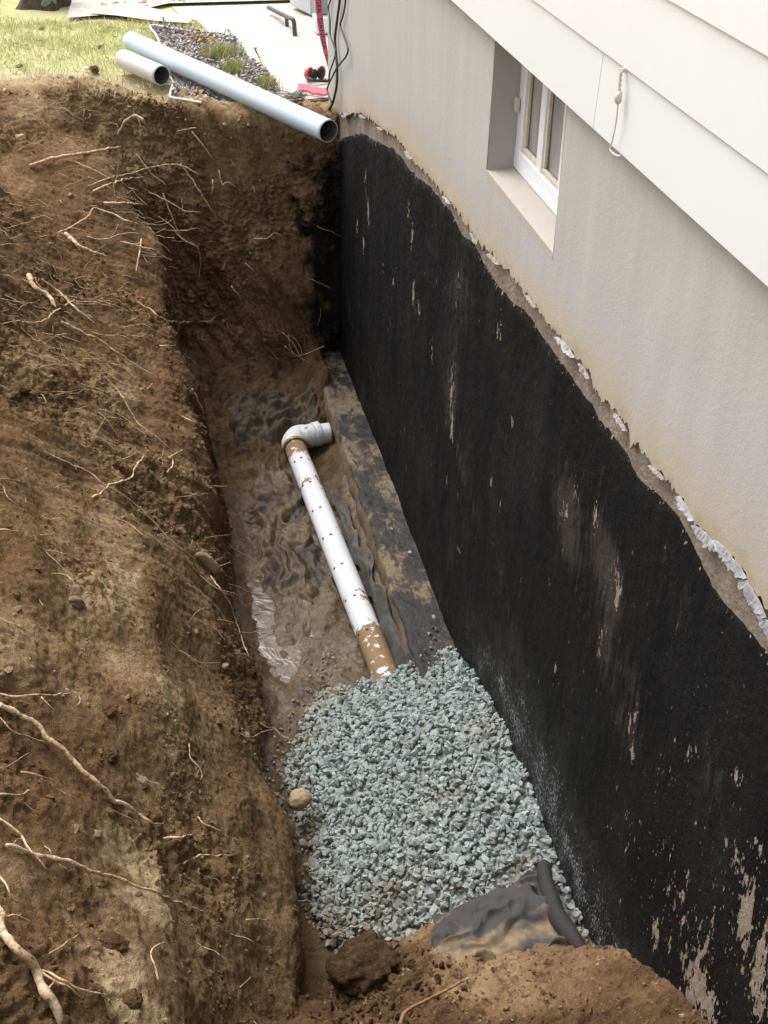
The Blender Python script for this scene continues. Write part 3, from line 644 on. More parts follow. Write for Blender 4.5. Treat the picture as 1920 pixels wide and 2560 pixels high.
# footing
xs = np.linspace(.858, WALL+.002, 18); ys = np.linspace(.8, 6.2, 420); prof = np.concatenate([[(.852, -.08)], [(.854, z) for z in np.linspace(-.04, .17, 12)], [(x, .20) for x in xs]])
Pf = np.zeros((420, len(prof), 3)); Pf[..., 1] = ys[:, None]; Pf[..., 0] = prof[None, :, 0]; Pf[..., 2] = prof[None, :, 1]
nz = fbm(Pf*6, 4); Pf[..., 0] -= .014*nz*(Pf[..., 0] < 1.0); Pf[..., 2] += .010*fbm(Pf*9+5, 3)+.004*fbm(Pf*40, 2); Pf[:, 12:15, 2] -= np.array([.0, .014, .004]); Pf[:, 12:14, 0] += np.array([.006, .004]); Pf[..., 2] -= .03*sstep(4.6, 6.0, Pf[..., 1])*(Pf[..., 2] > .1)
me = mesh_np('footing', Pf, gridq(420, len(prof), True)); me.materials.append(M_foot); me.materials.append(M_foot_tar)
mi = np.zeros(len(me.polygons), np.int32).reshape(419, -1); mi[:, 13:] = 1; me.polygons.foreach_set('material_index', mi.ravel())
part('footing', me, None, house)
# lap siding boards, each its own piece
EXP = .1645
def board(y0, y1, zb):
    bm = bmesh.new(); x_out, x_in = .9945, 1.0005
    pr = [(x_out, zb), (x_in, zb+EXP+.012), (x_in+.010, zb+EXP+.012), (x_out+.012, zb+.0), (x_out+.0105, zb-.002), (x_out+.0015, zb-.002)]
    a = [bm.verts.new((x, y0, z)) for x, z in pr]; b = [bm.verts.new((x, y1, z)) for x, z in pr]; m = len(pr)
    for i in range(m): bm.faces.new([a[i], a[(i+1) % m], b[(i+1) % m], b[i]])
    bm.faces.new(a[::-1]); bm.faces.new(b); bmesh.ops.recalc_face_normals(bm, faces=bm.faces)
    return bm_mesh('siding_board', bm)
for k in range(15):
    zb = 2.48+EXP*k; j = [2.575, 5.3, .3, 4.2, -.6, 6.0, 1.1][k % 7]
    for a, b in ((HY0, j-.0015), (j+.0015, HY1+.03)):
        if b-a > .05: part('siding_board', board(a, b, zb), M_siding, house)
bm = bmesh.new(); box(bm, 1.012, 1.20, HY0, HY1+.02, 2.70, 5.0); box(bm, 1.0, WALL+.0, HY0, HY1+.02, 2.484, 2.50); box(bm, 1.2, 6.8, HY1-.12, HY1+.02, 2.70, 5.0); box(bm, 6.6, 6.8, HY0, HY1-.12, 0.5, 5.0); box(bm, 1.2, 6.6, HY0, HY0+.12, .5, 5.0)
part('sheathing', bm_mesh('sheathing', bm), M_siding, house)
bm = bmesh.new(); a = [bm.verts.new(c) for c in ((.85, HY0-.2, 4.95), (3.9, HY0-.2, 6.6), (7.0, HY0-.2, 4.95), (.85, HY1+.2, 4.95), (3.9, HY1+.2, 6.6), (7.0, HY1+.2, 4.95))]
for f in ((0, 3, 4, 1), (1, 4, 5, 2), (0, 1, 2), (3, 5, 4), (0, 2, 5, 3)): bm.faces.new([a[i] for i in f])
part('roof', bm_mesh('roof', bm), M_roof, house)
# basement window: painted wooden sash in the recess
def wy(p, x): return hit(*p, 0, x)[1]
win = bm = bmesh.new()
yA0, yA1 = wy(cI((400, 800)), WX), WY1                                   # far stile
m0, m1 = wy(cI((665, 760)), WX), wy(cI((615, 760)), WX)
s0, s1 = wy(cI((865, 1000)), WX), wy(cI((815, 1000)), WX)
far_in = wy(cI((470, 760)), WX)
railz = hit(*cI((445, 1095)), 0, WX)[2]; botz = WZ0+.006
box(bm, WX, WX+.045, s0, WY1-.002, botz, railz-.004, .004)                       # bottom rail
box(bm, WX+.0015, WX+.043, far_in, WY1-.003, railz-.006, WZ1, .004)               # far stile
box(bm, WX+.003, WX+.041, m0, m1, railz-.006, WZ1, .004)                          # muntin
box(bm, WX+.002, WX+.042, s0, s1, railz-.006, WZ1, .004)                          # near stile
box(bm, WX+.018, WX+.06, WY0+.003, s0-.006, botz, WZ1, .004)
wf = part('window', bm_mesh('window', bm), M_white, house)
for a, b in ((m1, far_in), (s1, m0)):
    bm = bmesh.new(); box(bm, WX+.020, WX+.024, a-.004, b+.004, railz-.008, WZ1-.002); part('pane', bm_mesh('pane', bm), M_glass, wf)
    bm = bmesh.new(); box(bm, WX+.006, WX+.018, a+.001, b-.001, railz-.003, railz+.012, .003); part('putty', bm_mesh('putty', bm), M_cream, wf)
    bm = bmesh.new(); box(bm, WX+.008, WX+.019, b-.014, b-.001, railz+.013, WZ1-.002, .003); part('putty', bm_mesh('putty', bm), M_cream, wf)
hg = hit(*cI((408, 640)), 0, WX)
bm = bmesh.new(); box(bm, WX-.012, WX-.001, WY1-.030, WY1-.004, hg[2]-.02, hg[2]+.02, .003); part('hinge', bm_mesh('hinge', bm), M_cream, wf)
bm = bmesh.new(); pc = hit(*cI((745, 1120)), 0, WX+.03)
vs = [bm.verts.new((WX+.03+.01*i, pc[1]+a, pc[2]+b)) for i, (a, b) in enumerate(((0, .045), (-.02, .0), (.012, -.035), (.028, -.045), (.018, .01)))]
bm.faces.new(vs); bmesh.ops.solidify(bm, geom=bm.faces[:], thickness=.001); part('paper_scrap', bm_mesh('paper_scrap', bm), M_white, wf)
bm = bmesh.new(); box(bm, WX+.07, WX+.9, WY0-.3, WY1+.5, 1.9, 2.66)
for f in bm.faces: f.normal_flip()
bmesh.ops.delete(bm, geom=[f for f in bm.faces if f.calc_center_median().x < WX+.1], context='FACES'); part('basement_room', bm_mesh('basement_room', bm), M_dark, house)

# ================================================================== THINGS IN THE TRENCH
def hollow(name, P, r, mat, t=.005, sides=28, step=.02, mudf=None, bore=True):
    P = resample(P, step); V, Q = tube_arr(P, r, sides, cap=False); V2, Q2 = tube_arr(P, r-t, sides, cap=False)
    n = len(P); o = len(V); Q2 = Q2[:, ::-1]+o
    rim = []
    for e in (0, n-1):
        for k in range(sides):
            a, b = e*sides+k, e*sides+(k+1) % sides; rim.append([a, o+a, o+b, b] if e == 0 else [b, o+b, o+a, a])
    Va = np.vstack([V, V2]); mud = mudf(Va) if mudf is not None else np.zeros(len(Va))
    me = mesh_np(name, Va, np.vstack([Q, Q2, np.array(rim)]), dict(mud=mud)); me.materials.append(mat); me.materials.append(M_inside)
    mi = np.zeros(len(me.polygons), np.int32); mi[len(Q):len(Q)+len(Q2)] = 1; me.polygons.foreach_set('material_index', mi); return me
PZ = .091; PR = .0535
pE = hit(*cH((592, 545)), 2, PZ); pN = hit(*cH((1045, 1690)), 2, PZ+.0)
ax = pN-pE; L_ = np.linalg.norm(ax); axn = ax/L_; pN2 = pN+axn*.25-np.array([0, 0, .02])
t = thing('perforated_drain_pipe', 'white perforated plastic drain pipe smeared with mud, lying along the trench floor into the gravel', 'pipe', tuple(pN))
def mudp(V):
    s = (V-pE)@axn; f = perlin(V*7)*.25
    m = .70*sstep(.26, .06, s) + .62*sstep(L_-.32, L_-.14, s) + .33 + .34*np.exp(-((s-.40)/.05)**2) + .22*np.exp(-((s-L_+.42)/.07)**2)
    side = (V-(pE+np.outer(s, axn)))[:, 2]/PR
    left = (V-(pE+np.outer(s, axn)))@np.cross(axn, [0, 0, 1.])/PR
    return m+f - .16*side - .14*left
part('pipe', hollow('pipe', [pE, (pE+pN)/2, pN, pN2], PR, M_pvc, mudf=mudp, step=.012), None, t)
sb = hit(*cH((752, 478)), 2, PZ)
bend = pE-axn*.055
sdv = np.array([sb[0]-bend[0], sb[1]-bend[1], 0]); sdv /= np.linalg.norm(sdv)
el = [pE+axn*.02, pE-axn*.02, bend+sdv*.035-axn*.012, bend+sdv*.085, bend+sdv*.115]
mude = lambda V: .24+perlin(V*9)*.35+.3*sstep(.03, -.03, V[:, 2]-PZ)
part('elbow', hollow('elbow', el, PR+.006, M_pvc, .010, step=.006, mudf=mude), None, t)
sE = np.array([.846, sb[1]-.01, PZ])
part('stub', hollow('stub', [bend+sdv*.10, sE], PR-.001, M_pvc, step=.01, mudf=mude), None, t)
part('collar', hollow('collar', [bend+sdv*.117, bend+sdv*.150], PR+.010, M_pvc, .008, step=.008, mudf=mude), None, t)
part('collar', hollow('collar', [pE+axn*.012, pE+axn*.035], PR+.0085, M_pvc, .008, step=.008, mudf=lambda V: mudp(V)), None, t)
side = np.cross(axn, [0, 0, 1.]); hole_me = mesh_np('hole', *tube_arr(np.array([(0, 0, -.0012), (0, 0, .0012)]), .0062, 10), smooth=False)
for row in ([(628, 610), (675, 735), (727, 867), (782, 1008), (840, 1160), (905, 1325), (970, 1503)], [(595, 632), (637, 757), (688, 888), (742, 1030), (800, 1185), (860, 1352), (927, 1530)]):
    for q in row:
        rr = ray(*cH(q)); rr = rr/np.linalg.norm(rr); o_ = np.array([0, 0, CAM_Z])-pE
        d_ = rr-axn*(rr@axn); e_ = o_-axn*(o_@axn); A_, B_, C_ = d_@d_, 2*d_@e_, e_@e_-PR**2
        disc = B_*B_-4*A_*C_
        if disc < 0: continue
        tt = (-B_-math.sqrt(disc))/(2*A_); hp = np.array([0, 0, CAM_Z])+rr*tt; s_ = (hp-pE)@axn; nn = hp-(pE+axn*s_); nn /= np.linalg.norm(nn)
        ho = part('hole', hole_me, M_hole, t); ho.rotation_mode = 'QUATERNION'; ho.rotation_quaternion = Vector(nn).to_track_quat('Z', 'Y'); ho.location = Vector(hp+nn*.0003)-t.location; ho.matrix_parent_inverse = Matrix.Identity(4)

# fabric pieces: draped grids with thickness
def cloth(name, corners, nu, nv, zf, mat, wr, seed, mudf, sink=0.0, thick=.002):
    c = [np.array(q, float) for q in corners]; u = np.linspace(0, 1, nu)[:, None, None]; v = np.linspace(0, 1, nv)[None, :, None]
    P = (1-u)*(1-v)*c[0]+u*(1-v)*c[1]+u*v*c[2]+(1-u)*v*c[3]; r = seed*3.7
    P[..., :2] += .02*np.stack([fbm(np.stack([P[..., 0]*6, P[..., 1]*6, P[..., 0]*0+r], -1), 3), fbm(np.stack([P[..., 0]*6, P[..., 1]*6, P[..., 0]*0+r+9], -1), 3)], -1)
    uu, vv_ = u[..., 0]+v[..., 0]*0, v[..., 0]+u[..., 0]*0; ed_ = np.minimum(np.minimum(uu, 1-uu)*nu, np.minimum(vv_, 1-vv_)*nv)/min(nu, nv)*2.2+.22*fbm(P*9+r, 3)
    P[..., 2] = zf(P, uu, vv_)+wr(P, uu, vv_)-sink*sstep(.55, .0, ed_)
    Pl = P.copy(); Pl[..., 2] -= thick; q = gridq(nu, nv)
    n = nu*nv; bd = [i*nv for i in range(nu)]+[(nu-1)*nv+j for j in range(1, nv)]+[i*nv+nv-1 for i in range(nu-2, -1, -1)]+[j for j in range(nv-2, 0, -1)]
    sd = [[bd[i], n+bd[i], n+bd[(i+1) % len(bd)], bd[(i+1) % len(bd)]] for i in range(len(bd))]
    return mesh_np(name, np.vstack([P.reshape(-1, 3), Pl.reshape(-1, 3)]), np.vstack([q, q[:, ::-1]+n, np.array(sd)]), dict(mud=np.concatenate([mudf(P).ravel()]*2)))
folds = lambda k, a, dx, dy, s: (lambda P, u, v: a*(np.maximum(0, ridged(np.stack([P[..., 0]*dx+.5*fbm(P*4+s, 2), P[..., 1]*dy+.5*fbm(P*4+s+4, 2), P[..., 0]*0+s], -1))-.2)))
hz = lambda p, z=.06: hit(*cH(p), 2, z)
o_ = link('crumpled_fabric', cloth('crumpled_fabric', [hz((190, 350), .02), hz((745, 290), .04), hz((745, 500), .05), hz((250, 590), .02)], 150, 80,
      lambda P, u, v: floor_z(P[..., 0], P[..., 1])+.02, M_crump, folds(0, .052, 3.2, 10.5, 2), 1, lambda P: .42+.3*fbm(P*4, 2), .09), M_crump)
o_['label'] = 'dark crumpled filter fabric sunk in mud behind the pipe elbow'; o_['category'] = 'fabric'
fold5 = lambda P: ridged(np.stack([P[..., 0]*10+1.3*fbm(np.stack([P[..., 0]*3, P[..., 1]*3, P[..., 0]*0+5], -1), 3), P[..., 1]*3.2+1.3*fbm(np.stack([P[..., 0]*3, P[..., 1]*3, P[..., 0]*0+9], -1), 3), P[..., 0]*0+5], -1))
o_ = link('muddy_fabric', cloth('muddy_fabric', [hz((300, 620), .01), hz((600, 600), .02), hz((890, 1390), .02), hz((430, 1330), .01)], 130, 200,
      lambda P, u, v: floor_z(P[..., 0], P[..., 1])+.006, M_fabmud, lambda P, u, v: .034*np.maximum(0, fold5(P)-.1)+.008*fbm(np.stack([P[..., 0]*14, P[..., 1]*9, P[..., 0]*0], -1), 2), 2, lambda P: .30+.42*fold5(P)+.35*fbm(P*4, 2), .03), M_fabmud)  # mud follows the folds so the creases are painted dark, like shade
o_['label'] = 'mud-soaked fabric wrinkled on the trench floor beside the white pipe'; o_['category'] = 'fabric'
o_ = link('fabric_strip', cloth('fabric_strip', [hz((765, 780), .03), hz((835, 800), .08), hz((1275, 1860), .14), hz((1140, 1800), .06)], 34, 190,
      lambda P, u, v: floor_z(np.minimum(P[..., 0], .84), P[..., 1])+.014+.03*v, M_fabdark, folds(0, .022, 13, 2.0, 8), 3, lambda P: .38+.25*fbm(P*3, 2)), M_fabdark)
o_['label'] = 'narrow black fabric strip tucked between the white pipe and the footing'; o_['category'] = 'fabric'

# gravel heap
gw = interp([3.75, 3.55, 3.2, 2.88, 2.6, 2.4, 2.26, 2.1, 1.96, 1.7], [.17, .20, .336, .417, .442, .42, .415, .43, .445, .52])
gl = interp([3.7, 3.6, 3.45, 3.26, 3.1, 2.96, 2.82, 2.73, 2.66, 2.5, 2.44, 2.36, 2.3, 1.9], [.60, .54, .46, .35, .30, .32, .35, .345, .32, .32, .33, .40, .50, 1.0])
def gravel_z(x, y): 
    t = np.clip((x-gl(y))/(1.03-gl(y)), 0, 1); return .055+(gw(y)-.055)*t**1.05 - .13*sstep(3.48, 3.72, y)*(x < .86) + .012*fbm(np.stack([x*6, y*6, x*0], -1), 2)
def hull(seed, n=13):
    r = random.Random(seed); bm = bmesh.new(); sc = (1, r.uniform(.65, .95), r.uniform(.45, .75))
    for i in range(n):
        v = Vector((r.gauss(0, 1), r.gauss(0, 1), r.gauss(0, 1))).normalized()*r.uniform(.85, 1.0); bm.verts.new((v.x*sc[0], v.y*sc[1], v.z*sc[2]))
    h = bmesh.ops.convex_hull(bm, input=bm.verts); bmesh.ops.delete(bm, geom=[v for v in bm.verts if not v.link_faces], context='VERTS')
    bmesh.ops.triangulate(bm, faces=bm.faces); bm.verts.index_update()
    V = np.array([v.co[:] for v in bm.verts]); F = np.array([[v.index for v in f.verts] for f in bm.faces]); bm.free(); return V, F
HULLS = [hull(i) for i in range(24)]
def rotm(r):
    q = r.normal(size=4); q /= np.linalg.norm(q); w, x, y, z = q
    return np.array([[1-2*(y*y+z*z), 2*(x*y-z*w), 2*(x*z+y*w)], [2*(x*y+z*w), 1-2*(x*x+z*z), 2*(y*z-x*w)], [2*(x*z-y*w), 2*(y*z+x*w), 1-2*(x*x+y*y)]])
def scatter(name, pts, sizes, mat, attr, seed=1, flat=1.0, **props):
    r = np.random.default_rng(seed); Vs, Fs, As, o = [], [], {k: [] for k in attr}, 0
    for i, p in enumerate(pts):
        V, Fc = HULLS[int(r.integers(len(HULLS)))]; v = (V@rotm(r).T)*sizes[i]; v[:, 2] *= flat; v = v+p
        Vs.append(v); Fs.append(Fc+o); o += len(v)
        for k in attr: As[k].append(np.full(len(v), attr[k][i]))
    me = mesh_np(name, np.vstack(Vs), np.vstack(Fs), {k: np.concatenate(a) for k, a in As.items()}, smooth=False)
    return link(name, me, mat, **props)
pts, siz, ton, drt = [], [], [], []
for layer, (N, dz) in enumerate(((4600, -.015), (6400, -.002))):
    x = NR.uniform(.26, 1.025, N); y_ = NR.uniform(1.86, 3.76, N)
    for a, b in zip(x, y_):
        edge = float(gl(b)); jit = .03*float(perlin(np.array([a*9, b*9, 1.0])))
        if a < edge+jit+NR.normal()*.012: continue
        far = 3.52 + .10*(a < .6) - .02*(a > .86)+jit+NR.normal()*.012 + .12*math.exp(-((a-.98)/.05)**2)
        if b > far: continue
        nearb = np.interp(a, [.3, .5, .7, .88, .96, .985, 1.03], [2.40, 2.30, 2.22, 2.18, 2.18, 1.96, 1.93])+NR.normal()*.01
        if b < nearb: continue
        z = float(gravel_z(np.array(a), np.array(b)))+dz
        pts.append((a, b, z)); s = float(np.clip(NR.lognormal(-4.27, .27), .007, .026)); siz.append(s); ton.append(float(NR.beta(3.6, 3.4)) if NR.random() > .012 else 1.0)
        dd = sstep(.16, 0, a-edge)*.55+sstep(.35, 0, b-nearb)*.45+.5*max(0, float(perlin(np.array([a*5, b*5, 7.])))*2); drt.append(float(np.clip(dd*NR.uniform(.4, 1.5)-.12, 0, 1)))
# strays on the mud and the footing
for q in [(1310, 1490), (1330, 1500), (1290, 1520), (1320, 1545), (1300, 1590), (1270, 1610), (1250, 1640), (1315, 1435), (1190, 1100), (1095, 980)]:
    h = hit(*cH(q), 2, .21); pts.append(tuple(h)); siz.append(.011); ton.append(.6); drt.append(.2)
for i in range(160):
    b = NR.uniform(2.45, 3.8); a = float(gl(b))-abs(NR.normal())*.05; pts.append((a, b, float(floor_z(np.array(a), np.array(b)))+.006)); siz.append(NR.uniform(.004, .011)); ton.append(NR.random()); drt.append(.7)
scatter('gravel', pts, siz, M_gravel, dict(tone=ton, dirt=drt), 5, kind='stuff')
# bed of fines below the stones
xs = np.linspace(.2, 1.028, 70); ys = np.linspace(1.9, 3.75, 130); X, Y = np.meshgrid(xs, ys, indexing='ij')
Z = gravel_z(X, Y)-.022 - .10*sstep(.03, -.06, X-gl(Y)) - .12*sstep(3.5, 3.66, Y)
link('gravel_base', mesh_np('gravel_base', np.stack([X, Y, Z], -1), gridq(70, 130), dict(tone=X*0+.08, dirt=X*0+.35)), M_gravel, kind='structure')

# near landscape fabric with its rolled edge
hd = lambda p, z: hit(*cD(p), 2, z)
fab = thing('landscape_fabric', 'grey-black landscape fabric half buried in tan soil, its edge rolled up against the gravel', 'fabric', tuple(hd((1100, 1180), .42)))
cs = [hd((790, 1180), .24), hd((1260, 960), .42), hd((1450, 1345), .47), hd((780, 1370), .44)]
zsh = lambda P, u, v: np.maximum(.022 + (1-u)*(1-v)*.25+u*(1-v)*.415+u*v*.455+(1-u)*v*.40, 0)
part('sheet', cloth('sheet', cs, 130, 100, zsh, M_fab, (lambda P, u, v: .042*(np.maximum(0, ridged(np.stack([P[..., 0]*2.2+.6*fbm(P*5, 2), P[..., 1]*12+1.2*fbm(P*6+4, 2), P[..., 0]*0+3], -1))-.2))+.010*np.maximum(0, ridged(P*14))), 4, lambda P: .20+.55*sstep(2.17, 2.02, P[..., 1]+.1*(P[..., 0]-.9))+.55*perlin(np.stack([P[..., 0]*3.2, P[..., 1]*19+3*perlin(P*5), P[..., 0]*0+2], -1))+.25*fbm(P*22, 3)-.45*sstep(.90, 1.0, P[..., 0]), .03), M_fab, fab)
rl = [hd((1262, 915), .455), hd((1270, 1000), .455), hd((1310, 1130), .465), hd((1380, 1240), .48), hd((1465, 1325), .485)]
Pq = resample(rl, .012); rr = np.interp(np.linspace(0, 1, len(Pq)), [0, .04, .3, .6, .85, 1], [.010, .020, .025, .026, .018, .004])
Vr, Qr = tube_arr(Pq, rr, 18); Vr += .005*np.stack([fbm(Vr*11+q, 3) for q in range(3)], -1)
part('rolled_edge', mesh_np('rolled_edge', Vr, Qr, dict(mud=.25+.2*perlin(Vr*10))), M_fabroll, fab)

# ------------------------------------------------------------------ stones and clods
def rock(seed, sc, rough=.18, sub=4, crumb=0.0):
    bm = bmesh.new(); bmesh.ops.create_icosphere(bm, subdivisions=sub, radius=1)
    V = np.array([v.co[:] for v in bm.verts]); d = 1+rough*fbm(V*1.1+seed*7.1, 3)+rough*.25*fbm(V*4+seed, 2); d = d+crumb*(.10*fbm(V*3.1+seed, 4, .65)+.09*np.maximum(0, ridged(V*4+seed*2))-.04); V = V*d[:, None]
    for v, c in zip(bm.verts, V): v.co = Vector(c*np.array(sc))
    return bm
def stone(name, P, sc, mat, label, cat, seed, rot=(0, 0, 0), rough=.18, group=None, bent=0):
    bm = rock(seed, sc, rough, 4, 1.0 if mat is M_clod else .25)
    if bent:
        for v in bm.verts: v.co.z += bent*(v.co.x/sc[0])**2
    o = link(name, bm_mesh(name, bm, True), M_soil if mat is M_clod else mat, label=label, category=cat); o.location = P; o.rotation_euler = rot
    if group: o['group'] = group
    me = o.data; a = me.attributes.new('tone', 'FLOAT', 'POINT'); a.data.foreach_set('value', np.full(len(me.vertices), .30, np.float32)); return o
k = pxsize(on_bank(cB((1220, 1210))))/2.37
pk = resample([on_bank(cB(q), .020) for q in ((1163, 1150), (1205, 1172), (1250, 1215), (1265, 1262))], .003); tk = np.linspace(-1, 1, len(pk))
Vk, Qk = tube_arr(pk, (36+7*tk)*k*np.sqrt(np.clip(1-np.abs(tk)**3.2, .03, 1)), 20); Vk += .004*np.stack([fbm(Vk*26+q, 3) for q in range(3)], -1)
link('stone', mesh_np('stone', Vk, Qk), M_tan, label='long tan kidney-shaped stone stuck in the bank beside the puddles', category='stone', group='loose stones')
g = hit(*cD((248, 652)), 2, .17); k = pxsize(g)/1.659
stone('stone', g-np.array([0, 0, .01]), (48*k, 44*k, 42*k), M_tan, 'round tan cobble at the left edge of the gravel', 'stone', 5, (0, 0, .4), .16, 'loose stones')
for i, (q, s, mat, lab, cat, nm) in enumerate((
    (cC((735, 615)), 48, M_brown, 'flat brown stone lying under the thick orange root', 'stone', 'stone'),
    (cC((498, 885)), 40, M_brown, 'rounded brown stone at the top of the pale clay patch', 'stone', 'stone'),
    (cC((580, 1452)), 82, M_clod, 'big dark clod embedded low in the pale clay patch', 'clod', 'clod'),
    (cC((672, 1745)), 62, M_clod, 'dark oval clod near the bottom of the bank, under the forked root', 'clod', 'clod'),
    (cC((715, 1195)), 28, M_brown, 'small brown stone in the clay beside the long slanting root', 'stone', 'stone'),
    (cB((1325, 1820)), 30, M_tan, 'small pale stone at the foot of the bank beside the gravel', 'stone', 'stone'),
    (cB((100, 1480)), 34, M_brown, 'grey-brown lump of earth at the left frame edge of the bank', 'clod', 'clod'),
    (cB((450, 1440)), 62, M_brown, 'pale grey clod caked on the middle of the bank', 'clod', 'clod'),
    (cC((560, 240)), 60, M_clod, 'dark crumbly clod above the thick orange root', 'clod', 'clod'),
    (cC((570, 470)), 60, M_clod, 'reddish crumbly clod between the orange root and the grey clay', 'clod', 'clod'),
    (cB((130, 170)), 60, M_clod, 'dark clod jutting from the rubbly upper bank', 'clod', 'clod'),
    (cA((90, 250)), 26, M_tan, 'small tan stone near the rim of the far bank', 'stone', 'stone'),
    (cB((290, 580)), 12, M_tan, 'tiny pale pebble above the branched white root', 'stone', 'stone'),
    (cA((700, 215)), 9, M_tan, 'tiny white pebble high on the far bank below the short pipe', 'stone', 'stone'))):
    P = on_bank(q, -.004)
    if P is None: continue
    k = pxsize(P)/(2.074 if q[1] > 1660 else 2.37 if q[1] > 900 else 1.728)
    stone(nm, P, (s*k*1.05, s*k*.8, s*k*.62), mat, lab, cat, 20+i, (R_.random(), R_.random(), R_.random()*3), .24, 'loose stones' if cat == 'stone' else 'earth clods')
cP = hit(*cD((525, 1375)), 2, .28)
bm = rock(41, (.100, .092, .105), .20, 5, .6)
for v in bm.verts:
    if v.co.x > .075: v.co.x = .075+(v.co.x-.075)*.2
    if v.co.z > .07: v.co.z = .07+(v.co.z-.07)*.35
V = np.array([v.co[:] for v in bm.verts]); dd = .010*fbm(V*18+3, 3)+.005*np.maximum(0, ridged(V*40))
for v, e in zip(bm.verts, dd): v.co += v.co.normalized()*e
o_ = link('clod', bm_mesh('clod', bm, True), M_soil, label='big dark square-sided block of earth on the mound in front of the gravel', category='clod', group='earth clods'); o_.location = cP; a_ = o_.data.attributes.new('tone', 'FLOAT', 'POINT'); a_.data.foreach_set('value', np.full(len(o_.data.vertices), .10, np.float32))
g = hit(*cD((1412, 1345)), 2, .49)
o_ = link('gravel_stone', mesh_np('gravel_stone', HULLS[3][0]*.013, HULLS[3][1], dict(tone=np.full(len(HULLS[3][0]), .8), dirt=np.zeros(len(HULLS[3][0]))), smooth=False), M_gravel, label='single grey-green gravel stone on the tan soil below the rolled fabric', category='stone'); o_.location = g+np.array([0, 0, .004])
# soil crumbs and pebbles
pts, siz, ton, tarc = [], [], [], []
NI, NJ = P_bank.shape[:2]
while len(pts) < 25000:
    i, j = int(NR.integers(40, NI)), int(NR.integers(4, NJ-6)); p = P_bank[i, j]
    w_ = .12+.9*float(sstep(-.05, .35, perlin(p*2.3+11)))+.5*(j > 300)
    if NR.random() > w_: continue
    pts.append(p); siz.append(float(np.clip(NR.lognormal(-5.35, .58), .0024, .021))); ton.append(float(np.clip(tone_b[i, j]+NR.normal(.02, .11)+(.34 if NR.random() < .06 else 0), 0, 1))); tarc.append(float(tar_b[i, j]))
for i in range(420):
    a, b = .42+NR.normal()*.10, 2.02+NR.normal()*.13; pts.append((a, b, float(mound_z(np.array(a), np.array(b)))+.004)); siz.append(float(np.clip(NR.lognormal(-4.7, .5), .003, .024))); ton.append(float(np.clip(NR.normal(.18, .08), 0, 1)))
for i in range(2200):
    a, b = NR.uniform(.3, 1.02), NR.uniform(1.4, 2.3); pts.append((a, b, float(mound_z(np.array(a), np.array(b)))+.001)); siz.append(float(np.clip(NR.lognormal(-5.6, .45), .002, .011))); ton.append(float(np.clip(NR.normal(.55, .18), 0, 1)))
for i in range(500):
    a = NR.uniform(-1.2, .95); b = 6.2+.55*max(0, min(1, (.7-a)))+abs(NR.normal())*.12; pts.append((a, b, float(zg(b))+.004)); siz.append(float(np.clip(NR.lognormal(-5.3, .5), .002, .014))); ton.append(float(np.clip(NR.normal(.5, .2), 0, 1)))
scatter('soil_crumbs', pts, siz, M_soil, dict(tone=ton, wet=np.zeros(len(ton)), tar=tarc+[0.]*(len(ton)-len(tarc))), 9, kind='stuff')

